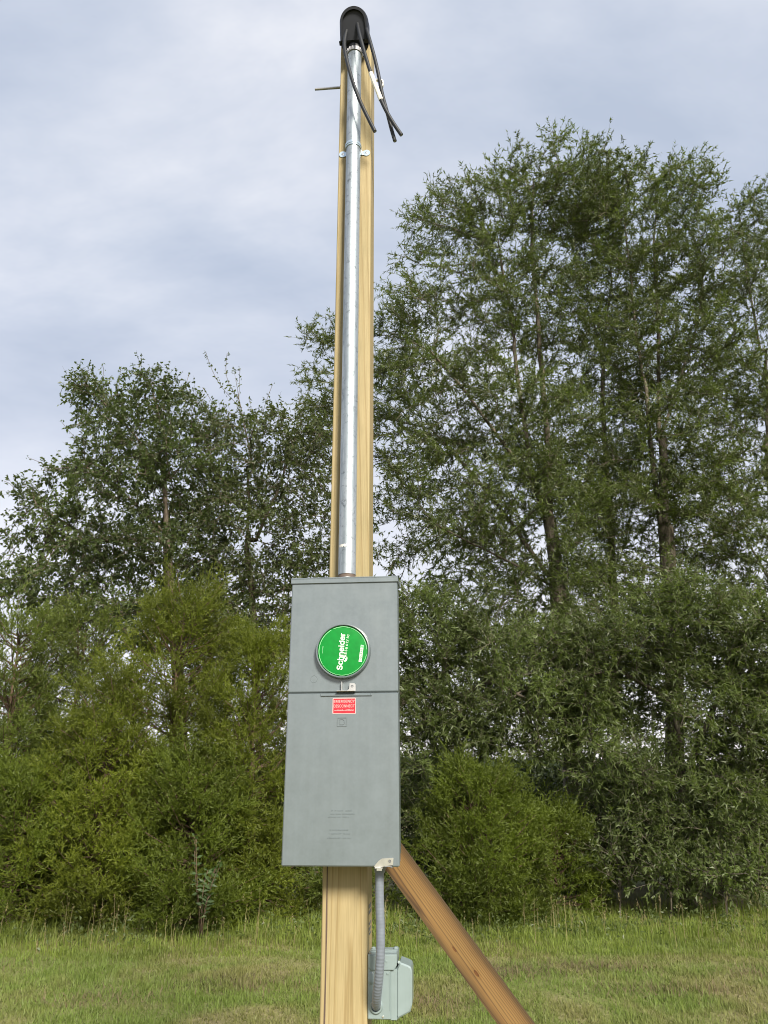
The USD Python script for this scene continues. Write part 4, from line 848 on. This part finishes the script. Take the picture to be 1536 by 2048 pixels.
broadleaf('young_oak', 'young oak with leafy grey-green boughs sweeping low at the right edge', 9.9,
          [[(1370, 1800, .2), (1365, 1560, .2), (1340, 1400, .1), (1330, 1260, 0)], [(1365, 1560, .2), (1440, 1400, 0), (1480, 1300, 0)], [(1340, 1400, .1), (1240, 1340, -.2), (1170, 1350, -.4)]],
          [(1250, 1330, 120, 85, 0.8), (1370, 1250, 130, 90, 0.9), (1480, 1300, 110, 110, 0.9), (1340, 1430, 150, 90, 0.7, -.2), (1470, 1470, 120, 100, 0.7, -.1), (1270, 1540, 110, 80, 0.5, -.3), (1420, 1610, 130, 85, 0.5, -.3), (1330, 1660, 70, 70, 0.4, -.3), (1570, 1600, 70, 130, 0.6), (1560, 1380, 80, 120, 0.8), (1330, 1740, 50, 55, 0.3, -.4), (1180, 1430, 90, 70, 0.6, .1), (1200, 1300, 90, 70, 0.7, .2), (1480, 1720, 90, 80, 0.4, -.3), (1280, 1440, 70, 60, 0.5, .1), (1280, 1660, 90, 80, 0.4, -.4), (1420, 1760, 90, 60, 0.4, -.5), (1200, 1560, 80, 80, 0.4, -.1), (1540, 1740, 60, 80, 0.4, -.3)],
          low_oak_leaf, oak_bark, 53, n_attr=7400, clump=0.14, twigs=6.4, per=18, L=(0.050, 0.085), W=0.28, step=0.13, dk=0.20, trunk_r=0.07, group=None)
broadleaf('young_oak', 'young oak with drooping grey-green boughs just right of the meter box', 10.1,
          [[(940, 1800, .3), (925, 1560, .2), (905, 1400, 0), (890, 1280, 0)], [(905, 1400, 0), (980, 1360, -.2), (1060, 1400, -.4)], [(905, 1400, 0), (830, 1330, 0), (770, 1280, .2)]],
          [(850, 1270, 110, 90, 0.8), (960, 1330, 120, 80, 0.8), (1060, 1400, 100, 70, 0.6, -.2), (850, 1420, 100, 85, 0.6, -.1), (950, 1450, 110, 65, 0.6, -.2), (840, 1560, 70, 90, 0.5, -.2), (830, 1660, 45, 60, 0.35, -.3), (740, 1350, 90, 130, 0.7, .2), (1110, 1300, 90, 60, 0.6), (1160, 1390, 80, 60, 0.5, -.1), (1080, 1480, 70, 50, 0.4, -.2), (985, 1395, 80, 50, 0.5, .2), (1080, 1400, 80, 50, 0.5, .3), (1000, 1480, 80, 50, 0.5, .2)],
          low_oak_leaf, oak_bark, 67, n_attr=4600, clump=0.14, twigs=7.0, per=18, L=(0.050, 0.085), W=0.28, step=0.13, dk=0.20, trunk_r=0.06)

# ------------------------------------------------------------------ trees on the left
broadleaf('elm_tree', 'dark broad-leaved elm with spiky shoots, leaning over the far left', 11.2,
          [[(372, 1560, 0), (360, 1250, 0), (345, 1080, 0), (340, 960, 0)], [(340, 960, 0), (325, 860, 0), (300, 760, 0)], [(345, 1080, 0), (240, 980, -.2), (170, 930, -.3), (90, 940, -.3)], [(340, 960, 0), (260, 860, -.1), (190, 790, -.1)], [(345, 1080, 0), (180, 1080, -.3), (70, 1010, -.3)], [(340, 960, 0), (400, 880, .1), (430, 840, .1)]],
          [(200, 800, 75, 55, 0.7), (300, 800, 80, 60, 0.8), (370, 850, 70, 80, 0.9), (260, 890, 110, 80, 1.1), (370, 960, 90, 90, 1.1), (150, 945, 80, 30, 0.7), (260, 1010, 120, 80, 1.2), (150, 1075, 90, 45, 0.9), (55, 1000, 50, 18, 0.5), (30, 1080, 50, 25, 0.5), (210, 1130, 130, 75, 1.2), (340, 1120, 110, 80, 1.1), (90, 1190, 110, 60, 1.0), (260, 1240, 150, 80, 1.1), (400, 1230, 100, 70, 0.9), (420, 1060, 60, 80, 0.8)],
          elm_leaf, elm_bark, 71, n_attr=5400, clump=0.16, twigs=4.2, per=12, L=(0.045, 0.078), W=0.52, step=0.15, dk=0.25, trunk_r=0.085, droop=0.25,
          shoots=[(190, 780, 0, 165, 735), (205, 780, 0, 205, 730), (290, 770, 0, 320, 728), (300, 780, 0, 285, 740), (340, 800, 0, 378, 748), (230, 800, 0, 240, 735), (130, 880, -.3, 122, 842), (60, 930, -.3, 55, 915), (20, 980, -.3, 8, 962), (160, 800, 0, 120, 790)])
broadleaf('elm_tree', 'thin elm with long wispy shoots rising just left of the post', 11.5,
          [[(530, 1560, 0), (520, 1250, 0), (512, 1080, 0), (505, 930, 0)], [(505, 930, 0), (485, 830, 0), (470, 760, 0)], [(512, 1080, 0), (560, 960, .1), (590, 850, .1)]],
          [(470, 880, 55, 50, 0.7), (540, 880, 75, 70, 0.9), (450, 940, 70, 80, 0.9), (560, 960, 90, 80, 1.0), (620, 920, 60, 90, 0.8), (490, 1040, 100, 80, 1.0), (600, 1070, 100, 80, 1.0), (540, 1170, 130, 70, 1.0), (690, 1100, 80, 90, 0.7), (640, 1230, 120, 80, 0.9), (500, 1280, 120, 70, 0.9), (620, 1000, 70, 90, 0.8), (420, 1160, 80, 80, 0.8)],
          thin_elm_leaf, elm_bark, 83, n_attr=5200, clump=0.14, twigs=4.0, per=11, L=(0.045, 0.078), W=0.48, step=0.15, dk=0.25, trunk_r=0.06, droop=0.25,
          shoots=[(480, 820, 0, 412, 704), (485, 800, 0, 455, 706), (480, 790, 0, 480, 738), (440, 830, 0, 405, 775), (520, 810, 0, 545, 770)])

# ------------------------------------------------------------------ cedars along the foot of the trees
cedar('cedar_tree', 'broad dull olive cedar filling the left edge of the photo', 50, 1250, 10.2, 200, cedar_dull, 5, nb=215, fluff=1.0)
cedar('cedar_tree', 'tall golden-green cedar with a pointed top, rising below the dark elm', 372, 1190, 10.2, 185, cedar_gold, 6, nb=215, fluff=1.0)
cedar('cedar_tree', 'golden cedar close against the left side of the meter box', 520, 1290, 10.0, 145, cedar_gold, 7, nb=200)
cedar('cedar_tree', 'shorter golden-green cedar between the olive cedar and the tall golden one', 235, 1370, 9.7, 165, cedar_gold, 8, nb=170, fluff=1.05)
cedar('cedar_tree', 'low bushy green cedar in front of the tall golden one', 400, 1540, 9.4, 140, cedar_green, 9, nb=160, fluff=1.1)
cedar('cedar_tree', 'low cedar reaching the grass at the bottom left corner', 60, 1580, 9.4, 150, cedar_green, 10, nb=150, fluff=1.1)
cedar('cedar_tree', 'deep green cedar behind the diagonal brace', 955, 1590, 9.85, 145, cedar_green, 12, nb=215, fluff=1.1)
cedar('cedar_tree', 'dim cedar directly behind the post and meter box', 655, 1420, 10.4, 150, cedar_dull, 13, nb=110)
cedar('cedar_tree', 'olive cedar set back between the left-edge cedar and the tall golden one', 170, 1240, 10.9, 190, cedar_dull, 14, nb=170)
cedar('cedar_tree', 'olive cedar set back between the tall golden cedar and the one by the box', 460, 1270, 10.9, 150, cedar_dull, 15, nb=130)
cedar('cedar_tree', 'small dark green cedar right of the deep green one', 1110, 1660, 10.2, 110, cedar_green, 16, nb=110)

# ------------------------------------------------------------------ shaded shrubs filling the back of the hedge line
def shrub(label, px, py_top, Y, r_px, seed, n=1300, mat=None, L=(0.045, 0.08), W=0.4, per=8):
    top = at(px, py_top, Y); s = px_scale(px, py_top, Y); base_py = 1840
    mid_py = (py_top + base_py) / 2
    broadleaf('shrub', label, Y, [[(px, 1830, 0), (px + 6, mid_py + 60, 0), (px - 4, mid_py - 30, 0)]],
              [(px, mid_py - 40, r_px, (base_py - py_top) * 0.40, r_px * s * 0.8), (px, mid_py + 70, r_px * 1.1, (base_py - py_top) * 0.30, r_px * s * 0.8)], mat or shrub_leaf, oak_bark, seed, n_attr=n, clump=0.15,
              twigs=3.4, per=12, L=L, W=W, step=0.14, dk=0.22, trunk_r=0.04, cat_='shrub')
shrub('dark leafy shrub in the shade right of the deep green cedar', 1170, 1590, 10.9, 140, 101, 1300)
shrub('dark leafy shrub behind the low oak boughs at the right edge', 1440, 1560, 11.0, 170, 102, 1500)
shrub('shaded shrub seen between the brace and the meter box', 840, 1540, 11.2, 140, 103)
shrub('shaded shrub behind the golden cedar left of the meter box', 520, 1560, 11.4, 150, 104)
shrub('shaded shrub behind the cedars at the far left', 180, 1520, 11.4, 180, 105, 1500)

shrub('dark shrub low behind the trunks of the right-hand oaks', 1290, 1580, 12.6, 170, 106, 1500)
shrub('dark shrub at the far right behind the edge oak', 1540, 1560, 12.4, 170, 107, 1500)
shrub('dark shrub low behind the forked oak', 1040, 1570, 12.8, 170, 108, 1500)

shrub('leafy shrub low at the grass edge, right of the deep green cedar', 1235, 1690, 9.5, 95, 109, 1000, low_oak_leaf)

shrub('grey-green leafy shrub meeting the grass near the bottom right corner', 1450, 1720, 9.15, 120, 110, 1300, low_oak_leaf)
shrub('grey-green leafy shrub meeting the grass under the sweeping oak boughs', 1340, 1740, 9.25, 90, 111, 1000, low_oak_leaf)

# pale sapling with paired leaflets in front of the cedars
rng = np.random.default_rng(77)
base = at(405, 1862, 8.3); base[2] = 0
t = thing('sapling', 'small pale green sapling with paired leaflets in front of the cedars', 'sapling', base)
stem, lv = [], []
for k in range(7):
    tip = at(405 + rng.uniform(-45, 45), rng.uniform(1660, 1800), 8.3 + rng.uniform(-.15, .1)); p0 = base + [rng.normal() * .02, rng.normal() * .02, 0]; s = np.linspace(0, 1, 12)[:, None]
    q = p0 * (1 - s) + tip * s + np.array([0, -0.12, 0.10]) * np.sin(s * np.pi); stem.append((q, 0.004))
    for i in range(4, 12):
        d = unit(q[i] - q[i - 1]); side = unit(np.cross(d, [0, 0.6, 1.0]))
        for sg in (-1, 1): lv.append((q[i], unit(d * 0.5 + sg * side + rng.normal(size=3) * 0.25)))
v, f, nn = frusta(np.concatenate([q[:-1] for q, _ in stem]), np.concatenate([q[1:] for q, _ in stem]), np.full(77, 0.004), np.full(77, 0.0035), 5)
raw_mesh(t.path + '/stem', v - base, f, cedar_bark, nn)
lp_, ld_ = np.array([a for a, _ in lv]), np.array([b for _, b in lv]); ll = rng.uniform(0.05, 0.08, len(lp_)); v, f = leaves(lp_, ld_, ll, ll * 0.45, rng)
raw_mesh(t.path + '/foliage', v - base, f, sapling_leaf)

# ------------------------------------------------------------------ grass
rng = np.random.default_rng(9)
def grass_mesh(x, y, hgt, wid, rng, bend=0.5, segs=1):
    n = len(x); z = ground_z(x, y); p = np.stack([x, y, z - 0.004], 1); a = rng.random(n) * 2 * np.pi; ln = np.stack([np.cos(a), np.sin(a), np.zeros(n)], 1)
    w = np.stack([np.cos(a + 1.57 + rng.normal(size=n) * .5), np.sin(a + 1.57 + rng.normal(size=n) * .5), np.zeros(n)], 1); bn = (np.abs(rng.normal(size=n)) * bend)[:, None]; h_ = hgt[:, None]; wd = np.broadcast_to(wid, n)[:, None]
    up = np.array([0, 0, 1.0])
    if segs == 1:
        V = np.stack([p - w * wd / 2, p + w * wd / 2, p + unit(up + ln * bn) * h_], 1).reshape(-1, 3); return V, np.arange(3 * n).reshape(-1, 3)
    d1 = unit(up + ln * bn * 0.25); d2 = unit(up * np.maximum(0.1, 1 - bn * 0.6) + ln * bn); d3 = unit(up * np.maximum(-0.35, 1 - bn * 1.3) + ln * bn * 1.3)
    m1 = p + d1 * h_ * 0.42; m2 = m1 + d2 * h_ * 0.33; tp_ = m2 + d3 * h_ * 0.25
    V = np.stack([p - w * wd / 2, p + w * wd / 2, m1 - w * wd * .42, m1 + w * wd * .42, m2 - w * wd * .28, m2 + w * wd * .28, tp_], 1).reshape(-1, 3)
    b = np.arange(n)[:, None] * 7
    return V, np.concatenate([b + [0, 1, 3], b + [0, 3, 2], b + [2, 3, 5], b + [2, 5, 4], b + [4, 5, 6]], 1).reshape(-1, 3)
# mown lawn: tufts of short blades
nt = 15000; ty = 4.6 + (9.2 - 4.6) * rng.random(nt) ** 1.1; tx = rng.uniform(-1, 1, nt) * (1.3 + ty * 0.62)
k = rng.poisson(24, nt); i = np.repeat(np.arange(nt), k); x = tx[i] + rng.normal(size=len(i)) * 0.055; y = ty[i] + rng.normal(size=len(i)) * 0.055
hg = np.repeat(rng.uniform(0.022, 0.058, nt), k) * rng.uniform(0.6, 1.25, len(i)) * (0.7 + 0.8 * meshkit.fbm(np.stack([x * .9, y * .9, x * 0], 1), 2, 8))
v, f = grass_mesh(x, y, hg, rng.uniform(0.004, 0.009, len(i)), rng, bend=1.7)
p = raw_mesh('/World/lawn_grass', v, f, lawn_blade, kind='stuff'); p.SetCustomDataByKey('label', 'short mown lawn grass, partly dry, across the foreground'); p.SetCustomDataByKey('category', 'grass')
stats['lawn'] = (nt, len(f))
# uncut grass along the trees
def edge_y(x): return 7.45 + 0.55 * (meshkit.fbm(np.stack([x * .8, x * 0, x * 0 + 3.3], -1), 3, 4) - 0.5) * 2
nt = 4200; tx = rng.uniform(-7.0, 7.0, nt); ty = edge_y(tx) + rng.random(nt) ** 1.3 * 2.6
lumpy = meshkit.fbm(np.stack([tx * 1.1, ty * 1.1, tx * 0], 1), 3, 21)
rise = np.clip((ty - edge_y(tx)) / 0.55, 0, 1)
k = rng.poisson(10, nt); i = np.repeat(np.arange(nt), k); x = tx[i] + rng.normal(size=len(i)) * 0.045; y = ty[i] + rng.normal(size=len(i)) * 0.045
hg = (0.045 + 0.150 * rise[i] * (0.1 + 1.7 * np.clip(lumpy[i] - 0.22, 0, 1))) * rng.uniform(0.6, 1.25, len(i))
v, f = grass_mesh(x, y, hg, rng.uniform(0.004, 0.008, len(i)), rng, bend=0.85, segs=3)
p = raw_mesh('/World/tall_grass', v, f, tall_blade, kind='stuff'); p.SetCustomDataByKey('label', 'uncut taller green grass along the foot of the trees'); p.SetCustomDataByKey('category', 'grass')
stats['tall'] = (nt, len(f))
ns = 300; x = rng.uniform(-6, 6, ns); y = edge_y(x) + 0.25 + rng.random(ns) * 1.3
hg = rng.uniform(0.15, 0.42, ns); v, f = grass_mesh(x, y, hg, 0.0042, rng, bend=0.22, segs=3)
tipi = np.arange(ns) * 7 + 6; hp_ = np.repeat(v[tipi], 9, 0) - np.array([0, 0, 1.0]) * rng.random((ns * 9, 1)) * 0.07; v2, f2 = spikes(hp_, unit(rng.normal(size=hp_.shape) * 0.5 + [0, 0, 1]), 0.022, 0.004, rng)
v, f = join([(v, f), (v2, f2)]); p = raw_mesh('/World/dry_stalks', v, f, straw, kind='stuff'); p.SetCustomDataByKey('label', 'thin straw-coloured seed stalks standing in the uncut grass'); p.SetCustomDataByKey('category', 'grass')
# worn patches of flattened dry grass in the lawn
thatch = leaf_material('dry_thatch', (0.13, 0.10, 0.055), (0.26, 0.21, 0.12), (0.44, 0.37, 0.23), rough=0.8, trans=0.1)
px_, py_ = [], []
for (X_, Y_, rx_, ry_, k_) in [(0.98, 6.9, .35, .25, 700), (1.75, 7.1, .4, .2, 650), (2.0, 6.35, .5, .2, 700), (-1.05, 6.5, .45, .25, 650), (-3.4, 7.2, .4, .2, 500), (0.35, 6.0, .4, .2, 500), (2.9, 6.9, .3, .2, 350), (-2.0, 6.1, .5, .2, 450)]:
    px_.append(X_ + rng.normal(size=k_) * rx_ * .6); py_.append(Y_ + rng.normal(size=k_) * ry_ * .6)
x, y = np.concatenate(px_), np.concatenate(py_)
v, f = grass_mesh(x, y, rng.uniform(0.03, 0.08, len(x)), rng.uniform(0.004, 0.008, len(x)), rng, bend=3.0); v[:, 2] += 0.012
p = raw_mesh('/World/dry_thatch', v, f, thatch, kind='stuff'); p.SetCustomDataByKey('label', 'flattened brown dry grass in worn patches of the lawn'); p.SetCustomDataByKey('category', 'grass')
# broad weeds between grass and trees
nw = 420; x = rng.uniform(-6, 6, nw); y = edge_y(x) + 0.5 + rng.random(nw) * 1.5; k = rng.poisson(16, nw); i = np.repeat(np.arange(nw), k)
pp_ = np.stack([x[i] + rng.normal(size=len(i)) * .07, y[i] + rng.normal(size=len(i)) * .07, rng.uniform(0.06, 0.26, nw)[i] * rng.random(len(i))], 1); ll = rng.uniform(0.025, 0.055, len(i))
v, f = leaves(pp_, unit(rng.normal(size=pp_.shape) + [0, -0.3, .5]), ll, ll * 0.5, rng); p = raw_mesh('/World/weeds', v, f, low_oak_leaf, kind='stuff'); p.SetCustomDataByKey('label', 'low broad-leaved weeds growing among the uncut grass'); p.SetCustomDataByKey('category', 'weeds')

# woods far across the field behind, seen only through gaps
n = 26000; x = rng.uniform(-75, 75, n); hh = 2.4 + 2.2 * meshkit.fbm(np.stack([x * .10, x * 0, x * 0 + 9], 1), 4, 31); p0 = np.stack([x, 78 + rng.normal(size=n) * 2.5, hh * rng.random(n) ** 0.6], 1)
v, f = leaves(p0, unit(rng.normal(size=p0.shape)), rng.uniform(0.5, 1.0, n), 0.55, rng); p = raw_mesh('/World/distant_woods', v, f, shrub_leaf, kind='stuff'); p.SetCustomDataByKey('label', 'low line of far woods glimpsed through gaps in the trees'); p.SetCustomDataByKey('category', 'woods')
print('TRIS', sum(s[1] for s in stats.values()), {k.split('/')[-1]: s for k, s in stats.items()})
